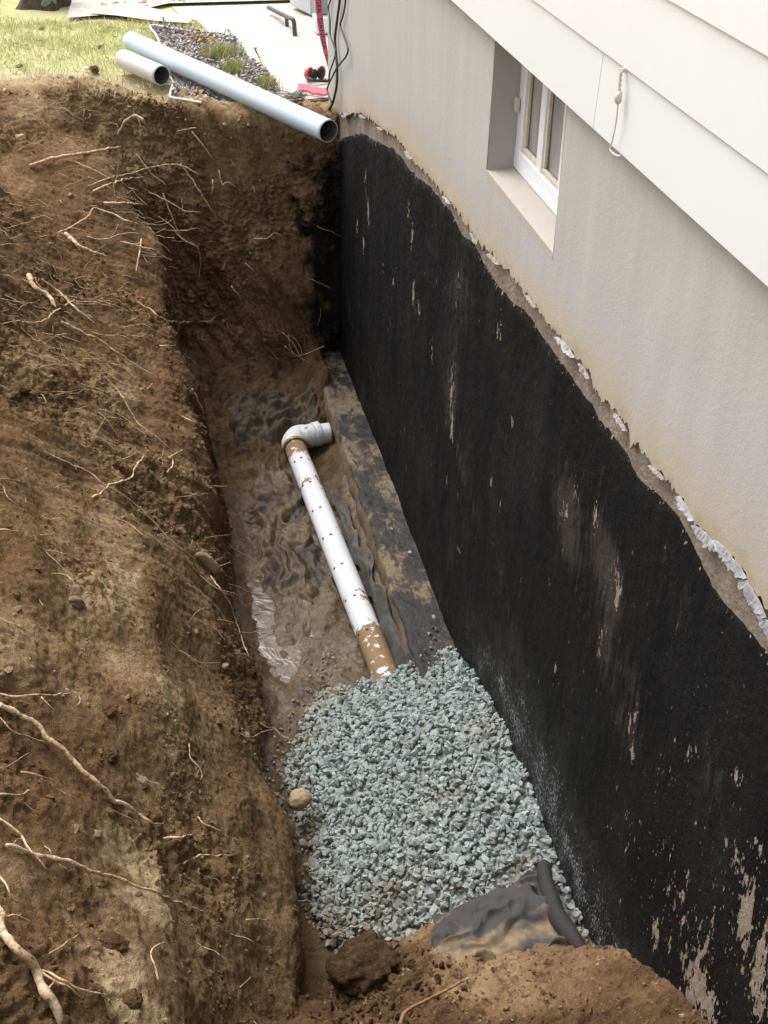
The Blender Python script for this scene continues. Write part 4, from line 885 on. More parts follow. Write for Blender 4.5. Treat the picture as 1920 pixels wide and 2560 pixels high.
# ------------------------------------------------------------------ roots
ROOTS = [  # crop, points, radius in crop pixels (start, end), tone, label
 (cA, [(130, 370), (240, 335), (330, 322), (430, 305), (525, 288)], (8, 6), .75, 'straight bare root lying across the top of the far bank below the lawn'),
 (cA, [(380, 460), (470, 425), (560, 405), (650, 378), (740, 365), (790, 372), (855, 405)], (4, 3.5), .6, 'long thin root arching down towards the trench corner'),
 (cA, [(400, 482), (480, 448), (560, 425), (630, 420)], (5, 3.5), .85, 'pale short root just under the long arching root'),
 (cA, [(450, 530), (540, 533), (630, 540)], (5.5, 4), .8, 'short level pale root in the middle of the root tangle'),
 (cA, [(640, 483), (720, 520), (790, 560), (870, 575)], (3.5, 2.5), .5, 'thin dark root dropping right into the trench corner'),
 (cA, [(250, 665), (320, 625), (380, 590), (410, 555), (500, 585), (580, 620), (660, 640), (740, 650), (810, 650), (850, 640), (872, 660)], (4, 3), .8, 'peaked pale root bent like a roof across the far bank'),
 (cA, [(375, 680), (450, 690), (510, 670), (560, 660), (610, 665)], (4, 3), .5, 'wavy brown root under the peaked pale root'),
 (cA, [(285, 665), (330, 705), (390, 740), (465, 760)], (10, 5), .95, 'thick stubby pale root with frayed bark on the far bank'),
 (cA, [(612, 688), (600, 760), (585, 828)], (4.5, 3), .75, 'short root standing upright below the root tangle'),
 (cA, [(520, 700), (590, 715), (680, 745), (730, 800)], (4, 2.5), .6, 'thin root running right from the upright short root'),
 (cA, [(125, 845), (150, 895), (200, 925), (245, 980)], (13, 8), 1.0, 'thick orange root stub at the left of the far bank'),
 (cA, [(180, 860), (260, 920), (330, 990), (410, 1050)], (5, 5), .7, 'brown root running right beside the thick orange stub'),
 (cA, [(100, 1045), (180, 1045), (240, 1000), (322, 948)], (4, 4), .75, 'slim root crossing over the thick orange stub'),
 (cA, [(265, 1045), (360, 1090), (440, 1130), (490, 1165), (560, 1215), (620, 1255), (670, 1278)], (6, 4), .8, 'long reddish root sloping down from the orange stub to the trench edge'),
 (cA, [(320, 955), (400, 960), (490, 980)], (3, 2.5), .6, 'thin level root right of the crossing slim root'),
 (cA, [(590, 960), (650, 990), (690, 1025), (760, 1045), (830, 1045), (900, 1040), (948, 1012)], (4, 3), .6, 'curved grey root reaching out over the dark trench corner'),
 (cA, [(705, 490), (735, 570), (765, 645), (790, 690), (845, 716)], (3.5, 3), .6, 'root hanging steeply through the corner tangle'),
 (cA, [(510, 235), (540, 180), (572, 157), (610, 165), (630, 198)], (6, 7), .7, 'hooked root arching out just below the lawn edge'),
 (cA, [(780, 360), (850, 460), (900, 540), (945, 602)], (4, 3), .5, 'straight brown root slanting down the end face corner'),
 (cA, [(765, 220), (850, 205)], (3, 3), .75, 'short level root high on the end face'),
 (cA, [(830, 222), (880, 285), (925, 347)], (4, 3), .7, 'pale root slanting down high on the end face'),
 (cA, [(685, 590), (740, 630), (780, 680), (840, 712)], (3, 3), .75, 'fine pale root crossing the steep hanging root'),
 (cA, [(740, 695), (800, 700), (852, 722), (865, 780), (860, 870)], (3, 2), .55, 'thin root trailing straight down in the trench corner'),
 (cA, [(320, 350), (400, 385), (490, 435)], (3, 3), .6, 'thin root slanting below the straight bare root'),
 (cA, [(590, 320), (650, 400), (720, 455)], (3, 3), .45, 'dark thin root slanting above the root tangle'),
 (cA, [(180, 1095), (230, 1100), (292, 1098)], (4, 3), .6, 'short level root left of the long reddish root'),
 (cA, [(690, 1150), (740, 1148), (800, 1185), (862, 1186)], (3, 2.5), .8, 'wavy pale rootlet low in the dark corner'),
 (cA, [(1095, 685), (1150, 685), (1190, 660), (1242, 690)], (3.5, 2.5), .7, 'forked pale rootlet in the middle of the end face'),
 (cA, [(945, 390), (960, 450), (985, 440), (1020, 462)], (4, 3), .75, 'crooked pale rootlet on the upper end face'),
 (cA, [(920, 430), (922, 460), (915, 497)], (5, 4), 1.0, 'stubby whitish rootlet beside the crooked one on the end face'),
 (cA, [(1000, 890), (1020, 915), (1042, 947)], (4, 3), .8, 'short pale rootlet low on the end face'),
 (cA, [(1095, 460), (1103, 490)], (4, 2), 1.0, 'tiny white rootlet on the end face below the blue pipe'),
 (cA, [(1060, 790), (1100, 830)], (3, 2), .7, 'tiny slanting rootlet below the forked one on the end face'),
 (cB, [(620, 95), (690, 170), (740, 240), (800, 350), (850, 400), (960, 480), (1030, 550)], (3.5, 3), .75, 'long thin root curving down the lit clay of the bank'),
 (cB, [(1080, 335), (1150, 370), (1220, 400), (1290, 435), (1340, 410), (1390, 375)], (6, 4), .95, 'pale root sagging like a smile over the muddy fabric'),
 (cB, [(545, 815), (590, 790), (635, 760), (650, 740), (720, 720), (790, 690), (800, 640), (835, 590), (850, 562)], (7, 6), .95, 'crooked whitish root zigzagging up the middle of the bank'),
 (cB, [(990, 665), (1020, 630), (1025, 590), (1000, 575), (1040, 555), (1080, 530)], (5, 4), .95, 'short whitish root bent like a hook near the trench edge'),
 (cB, [(260, 540), (400, 610), (520, 660), (640, 750), (780, 835), (900, 950), (1010, 1070), (1100, 1140), (1165, 1185)], (5, 4), .7, 'very long thin root running down the bank to the kidney-shaped stone'),
 (cB, [(1250, 1280), (1300, 1350), (1360, 1440), (1400, 1550), (1440, 1620), (1470, 1760), (1510, 1800), (1555, 1885)], (5, 4), .75, 'thin root trailing from below the kidney-shaped stone to the gravel'),
 (cB, [(1195, 1130), (1300, 1135), (1440, 1132)], (4, 2.5), .8, 'straight rootlet pointing from the kidney-shaped stone to the puddles'),
 (cB, [(1285, 1228), (1370, 1195)], (4, 2), .8, 'short twig-like rootlet right of the kidney-shaped stone'),
 (cB, [(1290, 1540), (1340, 1545), (1405, 1562)], (4, 3), .8, 'short rootlet branching left from the trailing root'),
 (cB, [(690, 935), (760, 965), (850, 1035), (950, 1090), (1030, 1170)], (3, 3), .65, 'thin root below and alongside the very long one'),
 (cB, [(635, 340), (690, 345), (750, 360)], (4, 3), .8, 'short pale rootlet on the lit clay'),
 (cB, [(0, 705), (100, 715), (200, 750)], (4, 3), .45, 'dark thin root entering from the photo left edge above the rubble'),
 (cB, [(0, 1000), (60, 1008), (125, 1020)], (6, 4), .6, 'short brown root entering from the left at mid height'),
 (cB, [(0, 1530), (90, 1570), (150, 1602)], (4, 4), .75, 'short root in the loose rubble at the left below mid height'),
 (cB, [(1140, 170), (1180, 250), (1212, 325)], (6, 4), .9, 'mottled pale root standing up at the edge of the muddy fabric'),
 (cB, [(870, 170), (905, 137)], (4, 3), .9, 'tiny pale rootlet under the long reddish root'),
 (cC, [(0, 210), (90, 255), (170, 295), (215, 340), (240, 380), (300, 420), (380, 500), (450, 575), (520, 635), (600, 705), (725, 778)], (15, 12), .95, 'thick orange root with ragged bark slanting down the near bank'),
 (cC, [(725, 778), (780, 820), (850, 830)], (9, 4), .3, 'dark broken tip continuing the thick orange root'),
 (cC, [(845, 905), (930, 900), (965, 890), (1000, 885)], (7, 4), .9, 'short pale rootlet past the end of the thick orange root'),
 (cC, [(0, 155), (80, 170), (180, 160), (290, 160), (372, 152)], (7, 4), .9, 'pale root lying level above the thick orange root'),
 (cC, [(40, 945), (140, 965), (230, 995), (330, 1015), (420, 1055), (500, 1085), (600, 1105), (680, 1140), (800, 1185), (900, 1225), (1055, 1285)], (12, 5), .9, 'long tapering root slanting across the pale clay patch'),
 (cC, [(0, 800), (60, 840), (110, 895), (155, 965), (200, 1010), (250, 1067)], (7, 6), 1.0, 'whitish root crossing over the thick end of the long tapering root'),
 (cC, [(70, 930), (95, 905), (140, 915)], (4, 3), .9, 'tiny pale rootlet beside the crossing whitish root'),
 (cC, [(-30, 1200), (0, 1300), (30, 1390), (60, 1440), (120, 1510), (180, 1590), (240, 1690), (280, 1760), (320, 1880)], (22, 27), 1.0, 'thickest pale root, curving down the lower left of the bank'),
 (cC, [(150, 1560), (250, 1600), (330, 1640), (430, 1690), (565, 1712)], (9, 5), 1.0, 'upper branch forking right from the thickest pale root'),
 (cC, [(200, 1590), (270, 1640), (350, 1672), (437, 1732)], (7, 4), .95, 'lower branch forking right from the thickest pale root'),
 (cC, [(245, 1690), (268, 1665), (285, 1640)], (7, 4), 1.0, 'short spur on the thickest pale root'),
 (cC, [(1025, 790), (1060, 830), (1130, 860), (1192, 907)], (5, 4), 1.0, 'thin whitish rootlet slanting on the smooth lower bank'),
 (cC, [(950, 1037), (1040, 990), (1120, 995), (1207, 988)], (6, 4), 1.0, 'pale doubled rootlet pointing right above the clay edge'),
 (cC, [(980, 415), (985, 480), (1020, 520), (1050, 575), (1035, 600)], (4, 3), .85, 'fine S-shaped rootlet hanging on the grey clay'),
 (cC, [(1275, 1325), (1330, 1326), (1387, 1330)], (4, 3), 1.0, 'short level white rootlet near the trench edge'),
 (cC, [(830, 1650), (800, 1560), (785, 1490), (840, 1445), (875, 1470)], (6, 4), .7, 'dull root looped like a cane at the foot of the clay patch'),
 (cC, [(0, 1090), (30, 1150), (50, 1210), (85, 1235)], (6, 5), 1.0, 'pale root poking in at the left just above the thickest root'),
 (cC, [(0, 1300), (40, 1305), (80, 1300), (162, 1337)], (5, 4), .95, 'thin pale root lying right of the top of the thickest root'),
 (cC, [(0, 675), (110, 680), (150, 655), (182, 712)], (7, 4), .85, 'bent yellowish root at the left edge below the orange root'),
 (cC, [(0, 280), (60, 340), (150, 380), (240, 412)], (4, 4), .6, 'thin brown root passing under the thick orange root'),
 (cC, [(110, 560), (180, 575), (260, 597), (320, 635)], (7, 3), .6, 'short yellowish-brown root below the orange root'),
 (cC, [(255, 1502), (330, 1455), (407, 1400)], (4, 3), .85, 'thin straight rootlet pointing up left of the big clod'),
 (cC, [(215, 170), (260, 215), (305, 270)], (4, 3), .8, 'thin rootlet hanging from the level pale root'),
 (cC, [(340, 130), (400, 155), (415, 200), (390, 215)], (4, 3), .7, 'curled rootlet at the end of the level pale root'),
]
GRP = 'roots sticking out of the dirt bank'
for i, (cf, pl, rad, tn, lab) in enumerate(ROOTS):
    sc = {id(cA): 1.728, id(cB): 2.37, id(cC): 2.074}[id(cf)]; pt = []; m = len(pl)
    for j, q in enumerate(pl):
        e = math.sin(math.pi*min(1, max(0, (j+.25)/(m-.5)))); P = on_bank(cf(q), .016+.030*e)
        if P is not None: pt.append(P)
    if len(pt) < 2: print('root skipped', lab); continue
    k = np.mean([pxsize(p) for p in pt])/sc; r0_, r1_ = rad[0]*k*.95, rad[1]*k*.95
    P = resample(pt, .007); n = len(P); tt = np.linspace(0, 1, n); r = r0_+(r1_-r0_)*tt; r = r*np.clip(.35+tt[::-1]*9, .35, 1)
    wob = np.stack([perlin(np.stack([tt*n*.16, tt*0+i*3.1, tt*0+q], -1)) for q in range(3)], -1); P = P+wob*min(.007, .9*max(r0_, .002)+.0015)
    r = r*(1+.34*perlin(np.stack([tt*n*.3, tt*0+i, tt*0], -1)))
    V, Q = tube_arr(P, r, 9 if max(rad) > 6 else 6); V = V+(.26*np.mean(r))*np.stack([perlin(V*110+q) for q in range(3)], -1)
    link('root', mesh_np('root', V, Q, dict(tone=np.full(len(V), tn*.9))), M_root, label=lab, category='root', group=GRP)
mp = [(665, 1590), (690, 1540), (780, 1490), (860, 1450), (920, 1415)]
P = resample([np.array(hit(*cD(q), 2, z)) for q, z in zip(mp, (.72, .66, .62, .60, .60))], .008)
link('root', mesh_np('root', *tube_arr(P, np.linspace(.005, .0035, len(P)), 7)), M_root, label='bent twig-like root on the soil mound at the bottom of the photo', category='root', group=GRP)
# tangle hanging down at the far floor
fr = []
tang = [[(1220, 1090), (1262, 1132), (1290, 1180), (1312, 1215)], [(1245, 1100), (1260, 1170), (1330, 1220)], [(1230, 1150), (1290, 1190), (1400, 1150)]]
for pl in tang: fr.append(tube_arr(resample([hit(*cA(q), 1, 5.95-.02*i) for i, q in enumerate(pl)], .01), .0022, 5))
V, Q = merge(fr); link('root', mesh_np('root', V, Q, dict(tone=np.full(len(V), .6))), M_root, label='wispy tangle of thin roots hanging above the footing end', category='root', group=GRP)
# hair roots, beyond counting
fr = []
for i in range(950):
    zone = NR.random()
    if zone < .62: a, b = int(NR.integers(int(NI*.45), int(NI*.86))), int(NR.integers(int(NJ*.4), int(NJ*.9)))
    else: a, b = int(NR.integers(60, NI-20)), int(NR.integers(20, int(NJ*.88)))
    L = NR.uniform(.03, .17); p = P_bank[a, b].copy(); nrm = np.array([.6, -.3, .6]); pt = [p]
    if p[1] > 4.6 and p[0] > .05 and p[0] < .34 and NR.random() < .8: continue
    d = np.array([NR.normal(.3, .4), NR.normal(-.1, .5), NR.normal(-.5, .4)]); d /= np.linalg.norm(d)
    for s in range(5):
        d = d+NR.normal(size=3)*.28+np.array([0.1, 0, -.06]); d /= np.linalg.norm(d); p = p+d*L/5+nrm*.003; pt.append(p)
    fr.append(tube_arr(np.array(pt), np.linspace(.0019, .0009, 6), 4, False))
V, Q = merge(fr); link('hair_roots', mesh_np('hair_roots', V, Q, dict(tone=NR.random(len(V))*.25+.5)), M_root, kind='stuff')

# ================================================================== ON THE LAWN AND WALK
pA, pB = hit(*cF((100, 372)), 2, 1.565), hit(821.5, 328, 2, 1.545)
mb = lambda V: .05+.32*sstep(.3, .0, np.linalg.norm(V-pB, axis=1))*sstep(.2, 1., perlin(V*11)+.5)+.15*perlin(V*3)
t = thing('drain_pipe', 'long pale blue plastic pipe lying from the lawn out over the trench corner', 'pipe', tuple(pB), 'loose drain pipes')
part('tube', hollow('tube', [pA, pB], .0525, M_blue, .0045, mudf=mb), None, t)
pC, pD = hit(*cL((1112, 532)), 2, 1.525), hit(*cL((1458, 682)), 2, 1.515)
t = thing('drain_pipe', 'short dirty white pipe offcut on the grass beside the long blue pipe', 'pipe', tuple(pD), 'loose drain pipes')
mb2 = lambda V: .12+.8*sstep(.05, .0, np.linalg.norm(V-pC, axis=1)-.03)+.25*perlin(V*9)
part('tube', hollow('tube', [pC, pD], .052, M_ivory, .005, mudf=mb2), None, t)
# planting bed
bp = [xy(cF(q), 1.46) for q in ((285, 240), (365, 420), (450, 640), (478, 740), (455, 880), (760, 935), (1160, 1000), (1400, 1010), (1440, 850), (1300, 640), (1170, 560), (1050, 370), (1000, 350), (600, 290))]
bpa = np.array(bp); bx0, by0 = bpa.min(0); bx1, by1 = bpa.max(0)
xs = np.arange(bx0, bx1, .02); ys = np.arange(by0, by1, .02); X, Y = np.meshgrid(xs, ys, indexing='ij')
ins = inpoly(X[:-1, :-1]+.01, Y[:-1, :-1]+.01, bpa); ZB = zg(Y)+.022+.012*fbm(np.stack([X*12, Y*12, X*0], -1), 3)
link('planting_bed', mesh_np('planting_bed', np.stack([X, Y, ZB], -1), gridq(len(xs), len(ys))[ins.ravel()]), M_mulchbed, kind='structure')
def chips(name, poly, N, L, Wd, mat, seed, dz=.03, tn=(0, 1), flatness=.4, excl=None, **k):
    r = np.random.default_rng(seed); V, Q, A = [], [], []; pa = np.array(poly); lo, hi = pa.min(0), pa.max(0); c = 0
    while c < N:
        p = r.uniform(lo, hi)
        if not inpoly(np.array([p[0]]), np.array([p[1]]), pa)[0]: continue
        if excl is not None and inpoly(np.array([p[0]]), np.array([p[1]]), excl)[0]: continue
        l, w = r.uniform(*L), r.uniform(*Wd); a = r.uniform(0, 6.3); til = r.normal(0, flatness); u = np.array([math.cos(a), math.sin(a), til]); n_ = np.array([-math.sin(a), math.cos(a), r.normal(0, flatness)])
        o = np.array([p[0], p[1], float(zg(p[1]))+dz+r.uniform(0, .012)])
        th = np.array([0, 0, .003]); b = len(V)
        c4 = [o-u*l-n_*w*.6, o-n_*w+u*l*.1, o+u*l, o+n_*w]; V += c4+[q-th for q in c4]
        Q += [[b, b+1, b+2, b+3], [b+7, b+6, b+5, b+4]]+[[b+i, b+4+i, b+4+(i+1) % 4, b+(i+1) % 4] for i in range(4)]; tv = r.uniform(*tn); A += [tv]*8; c += 1
    return link(name, mesh_np(name, np.array(V), np.array(Q), dict(tone=A), smooth=False), mat, **k)
chips('mulch', bp, 2600, (.008, .024), (.003, .009), M_mulch, 3, kind='stuff')
ed = resample([np.array([*xy(cF(q), 1.48), 1.487]) for q in ((640, 296), (288, 240), (330, 330), (372, 432))], .03)
ed2 = resample([np.array([*xy(cF(q), 1.48), 1.483]) for q in ((448, 690), (478, 745), (466, 810), (456, 880), (560, 900), (760, 935), (960, 968), (1180, 1003))], .03)
e = thing('bed_edging', 'thin white edging strip round the mulch bed by the blue pipe', 'edging', tuple(ed2[0]))
part('strip', mesh_np('strip', *tube_arr(ed, .007, 8)), M_edging, e); part('strip', mesh_np('strip', *tube_arr(ed2, .007, 8)), M_edging, e)
st0 = hit(*cF((420, 275)), 2, 1.47); st1 = hit(*cF((388, 150)), 1, st0[1]); st1 = st0+(st1-st0)
link('stake', tube('stake', [st0-np.array([0, 0, .05]), st1], .007, 6, .05), M_wood, label='thin wooden stake standing at the far edge of the mulch bed', category='stake')
st0 = hit(*cF((930, 335)), 2, 1.47); st1 = hit(*cF((950, 255)), 1, st0[1])
link('stake', tube('stake', [st0-np.array([0, 0, .05]), st1], .003, 6, .05), M_wood, label='short thin stick standing between the mulch bed and the walk slab', category='stake')
def blades(name, pts, h, w, mat, seed, lean=.5, **k):
    r = np.random.default_rng(seed); n = len(pts); P = np.asarray(pts, float); a = r.uniform(0, 6.28, n); H = r.uniform(*h, n); ln = r.normal(0, lean, (n, 2))
    u = np.stack([np.cos(a), np.sin(a), a*0], -1)*(r.uniform(.6, 1.2, n)*w)[:, None]
    tip = P+np.stack([ln[:, 0]*H, ln[:, 1]*H, H], -1); mid = P+np.stack([ln[:, 0]*H*.35, ln[:, 1]*H*.35, H*.6], -1)
    V = np.stack([P-u, P+u, mid+u*.8, mid-u*.8, tip+u*.12, tip-u*.12], 1).reshape(-1, 3); b = np.arange(n)[:, None]*6
    Q = np.concatenate([b+np.array([[0, 1, 2, 3]]), b+np.array([[3, 2, 4, 5]])]); tn = np.repeat(np.clip(r.normal(.5, .3, n), 0, 1), 6)
    return link(name, mesh_np(name, V, Q, dict(tone=tn)), mat, **k)
N = 60000; gxp = NR.uniform(-1.7, 1.0, N); gyp = NR.uniform(6.45, 9.6, N); pgp = np.stack([gxp, gyp, gxp*0], -1)
den = sstep(6.72, 7.5, gyp+.35*fbm(pgp*1.3, 3)-.15*sstep(-.2, .6, gxp))*(.35+.65*sstep(-.2, .3, fbm(pgp*5, 2)))
keep = (NR.random(N) < den) & ~inpoly(gxp, gyp, bpa) & ~((gxp > .33) & (gyp > 8.3)) & ~((gxp > .5) & (gyp > 7.5)) & ~((gxp > .62)) & ~((gyp > 8.38+.5*np.maximum(0, -.3-gxp)) & (gxp > -.75))
gp = np.stack([gxp, gyp, zg(gyp)], -1)[keep]
blades('grass', gp, (.018, .045), .0022, M_blade, 8, .7, kind='stuff')
for q, nb, rr, lab in ((cF((900, 520)), 420, (.10, .09), 'wide bright green grass tuft in the middle of the mulch bed'), (cF((1030, 655)), 200, (.06, .07), 'smaller grass tuft below the wide one in the mulch bed'), (cF((1330, 800)), 170, (.05, .07), 'grass tuft at the bed corner beside the walk slab')):
    c = hit(*q, 2, 1.47); r = np.random.default_rng(nb); a = r.normal(size=(nb, 2))*np.array(rr)*.55
    blades('grass_tuft', np.stack([c[0]+a[:, 0], c[1]+a[:, 1], np.full(nb, 1.462)], -1), (.04, .095), .0028, M_tuft, nb, .35, label=lab, category='grass tuft', group='grass tufts in the mulch bed')
chips('leaf_litter', [(-1.2, 6.9), (.3, 6.75), (.3, 8.3), (-1.2, 8.5)], 45, (.012, .03), (.008, .016), M_leaf, 12, .012, (0, 1), .25, kind='stuff')
chips('leaf_litter', [xy(cF(q), 1.47) for q in ((560, 300), (900, 400), (870, 420), (700, 400))], 60, (.01, .025), (.008, .014), M_leaf, 14, .035, (0, .6), .5, kind='stuff')
chips('leaf_litter', [(-.1, 8.55), (.5, 8.8), (.9, 9.6), (-.1, 9.6)], 120, (.012, .03), (.008, .014), M_leaf, 21, .024, (.5, 1), .25, kind='stuff')
chips('leaf_litter', [xy(cF(q), 1.47) for q in ((480, 790), (640, 840), (900, 950), (520, 880))], 14, (.012, .03), (.008, .014), M_leaf, 15, .035, (.4, 1), .5, kind='stuff')
for q, lab in ((cL((375, 262)), 'small dark dirt crumb on the green part of the lawn'), (cL((175, 598)), 'dark dirt crumb on the bare edge of the lawn, far left'), (cL((905, 422)), 'flat dark clod on the lawn left of the short pipe')):
    stone('clod', hit(*q, 2, 1.455), (.022, .016, .010), M_clod, lab, 'clod', hash(lab) % 50 if False else len(lab), (0, 0, .3), .3, 'earth clods')
cb = hit(*cL((850, 625)), 2, 1.465); 
stone('clod', cb, (.026, .02, .02), M_clod, 'brown block-shaped clod on the lawn with a white scrap beside it', 'clod', 33, (0, 0, .2), .22, 'earth clods')
sc_ = hit(*cL((775, 615)), 2, 1.465); stone('paper_scrap', sc_, (.016, .012, .010), M_white, 'crumpled white scrap on the lawn beside the brown clod', 'scrap', 34, (0, 0, .2), .3)

# handrail
hr = thing('handrail', 'short black pipe handrail bending down into the concrete walk', 'handrail', tuple(hit(*cE((540, 605)), 2, ZS)))
b1 = hit(*cE((540, 605)), 2, ZS); b2 = hit(*cE((405, 445)), 2, ZS)
tp = hit(*cE((515, 375)), 1, b1[1]); bn = hit(*cE((480, 325)), 1, b1[1]+.03); t2 = hit(*cE((385, 285)), 1, b2[1]); e0 = hit(*cE((75, 130)), 1, b2[1]+.42)
part('rail', tube('rail', [b1-np.array([0, 0, .03]), b1+(tp-b1)*.5, tp, bn, t2, (t2+e0)/2, e0], .0135, 10, .02), M_rail, hr)
part('post', tube('post', [b2-np.array([0, 0, .03]), t2], .012, 10, .05), M_rail, hr)
# ear muffs
mz = ZS+.033; mc = hit(*cE((800, 1290)), 2, mz); kx = pxsize(mc)/6.913
em = thing('ear_muffs', 'red and black ear muffs lying on the concrete walk by the house corner', 'ear muffs', tuple(mc))
def cup(c, rx, ry, rz, yaw, name, mat, cut=None):
    bm = bmesh.new(); bmesh.ops.create_uvsphere(bm, u_segments=20, v_segments=12, radius=1)
    for v in bm.verts:
        if cut is not None and v.co.x*cut < -.05: v.co.x = -.05*cut
        x, y, z = v.co.x*rx, v.co.y*ry, v.co.z*rz; v.co = Vector((x*math.cos(yaw)-y*math.sin(yaw)+c[0], x*math.sin(yaw)+y*math.cos(yaw)+c[1], z+c[2]))
    return part(name, bm_mesh(name, bm, True), mat, em)
cup(mc+np.array([0, 0, .002]), .034, .034, .037, 2.4, 'ear_cup', M_red, 1)
c2 = hit(*cE((985, 1265)), 2, mz+.002)
cup(c2+np.array([.006, .012, 0]), .030, .034, .036, .7+1.57, 'ear_cup', M_red, 1); cup(c2, .014, .030, .034, -.87, 'cushion', M_foam)
cup(mc+np.array([.022, -.006, .0]), .012, .028, .031, -.6, 'cushion', M_foam)
hb = [hit(*cE(q), 2, ZS+z) for q, z in (((705, 1290), .030), ((760, 1350), .030), ((850, 1385), .028), ((950, 1395), .020), ((1110, 1405), .012))]
Vb, Qb = tube_arr(resample(hb, .006), .0075, 8); part('headband', mesh_np('headband', Vb, Qb), M_black, em)
# tapes
def ribbon(P, Wv, th=.0008):
    P = np.asarray(P); Wv = np.asarray(Wv); T = np.gradient(P, axis=0); N = np.cross(T, Wv); N /= np.linalg.norm(N, axis=1)[:, None]+1e-9
    V = np.concatenate([P-Wv/2+N*th, P+Wv/2+N*th, P+Wv/2-N*th, P-Wv/2-N*th], 1).reshape(-1, 3); n = len(P)
    Q = [[i*4+k, i*4+(k+1) % 4, i*4+4+(k+1) % 4, i*4+4+k] for i in range(n-1) for k in range(4)]+[[3, 2, 1, 0], [n*4-4, n*4-3, n*4-2, n*4-1]]
    return V, np.array(Q)
Ry = 6.52
tp_pts = [((935, -420), 125), ((938, -150), 125), ((940, 0), 122), ((965, 300), 118), ((1000, 560), 112), ((1045, 800), 100), ((1090, 1000), 84), ((1120, 1150), 50), ((1128, 1250), 22)]
PT = np.array([hit(*cE(q), 1, Ry) for q, w in tp_pts]); Wt = np.array([w for q, w in tp_pts])/6.913*pxsize(PT[3])
PP = resample(PT, .02); WW = np.interp(np.linspace(0, 1, len(PP)), np.linspace(0, 1, len(Wt)), Wt)
tt = np.gradient(PP, axis=0); tt /= np.linalg.norm(tt, axis=1)[:, None]; wd = np.cross(tt, np.array([0, 1., 0])); wd /= np.linalg.norm(wd, axis=1)[:, None]; wd = -wd if wd[0][0] < 0 else wd
wd = wd+np.array([0, 1, 0])[None]*.25*np.sin(np.linspace(0, 5, len(PP)))[:, None]; wd /= np.linalg.norm(wd, axis=1)[:, None]
tape = thing('danger_tape', 'red-pink warning tape with black lettering hanging down at the house corner', 'tape', tuple(PT[-1]), 'warning tape')
part('ribbon', mesh_np('ribbon', *ribbon(PP, wd*WW[:, None]), smooth=False), M_pink, tape)
def letters(txt, path, wdir, ndir, height, s0, parent, name='lettering'):
    cu = bpy.data.curves.new('txt', 'FONT'); cu.body = txt; cu.size = 1; cu.extrude = 0; cu.resolution_u = 2
    ob = bpy.data.objects.new('txt', cu); COL.objects.link(ob); dg = bpy.context.evaluated_depsgraph_get(); me = bpy.data.meshes.new_from_object(ob.evaluated_get(dg)); bpy.data.objects.remove(ob); bpy.data.curves.remove(cu)
    L = np.concatenate([[0], np.cumsum(np.linalg.norm(np.diff(path, axis=0), axis=1))])
    for v in me.vertices:
        s = s0+v.co.x*height*1.15; w = (v.co.y-.35)*height
        P = np.array([np.interp(s, L, path[:, k]) for k in range(3)]); Wd = np.array([np.interp(s, L, wdir[:, k]) for k in range(3)]); Nn = np.array([np.interp(s, L, ndir[:, k]) for k in range(3)])
        v.co = Vector(P+Wd*w*np.interp(s, L, WW/WW[0] if len(WW) == len(L) else np.ones(len(L)))+Nn*.0016)
    me.name = name; return part(name, me, M_ink, parent)
nd = np.cross(tt, wd); nd = np.where((nd[:, 1:2] > 0), -nd, nd)
letters('DANGER  DANGER  DANGER', PP, wd, nd, .034, .02, tape)
q2 = [hit(*cE(q), 2, ZS+.03) for q in ((590, 1505), (750, 1530), (900, 1560), (1085, 1590))]
P2 = resample(q2, .01); P2[:, 2] += .008*perlin(P2*30); W2 = np.tile(np.array([.0, .025, .034]), (len(P2), 1))
t2_ = thing('danger_tape', 'loose end of red-pink warning tape lying crumpled on the walk below the ear muffs', 'tape', tuple(P2[0]), 'warning tape')
V1, Q1 = ribbon(P2, W2); part('ribbon', mesh_np('ribbon', V1, Q1, smooth=False), M_pink, t2_)
W3 = np.tile(np.array([.0, -.02, .02]), (len(P2), 1)); V1, Q1 = ribbon(P2+np.array([0, -.010, -.012]), W3); part('fold', mesh_np('fold', V1, Q1, smooth=False), M_pink, t2_)
# cables down the corner
CX = WALL-.018
for pl, r, lab in (([(1190, -300), (1150, 0), (1110, 130), (1138, 330), (1145, 600), (1195, 750), (1240, 900), (1205, 1050), (1140, 1230), (1125, 1330), (1118, 1420)], .0042, 'thin black cable looping out past the house corner beside the tape'),
                   ([(1320, -300), (1310, 0), (1270, 300), (1232, 600), (1228, 750), (1245, 930), (1262, 1150), (1260, 1450), (1215, 1680), (1165, 1830), (1080, 1910), (950, 1985)], .0062, 'thick straight black cable hanging down the stucco corner into the ground'),
                   ([(1420, -300), (1410, 0), (1372, 250), (1320, 430), (1370, 600), (1440, 800), (1448, 900), (1400, 1000), (1270, 1160), (1190, 1310), (1120, 1450), (1092, 1540), (1110, 1640), (1172, 1760)], .0045, 'black cable bowing right across the stucco before rejoining the others')):
    link('cable', tube('cable', [hit(*cE(q), 0, CX-.002*j) for j, q in enumerate(pl)], r, 8, .015), M_black, label=lab, category='cable', group='black cables at the house corner')
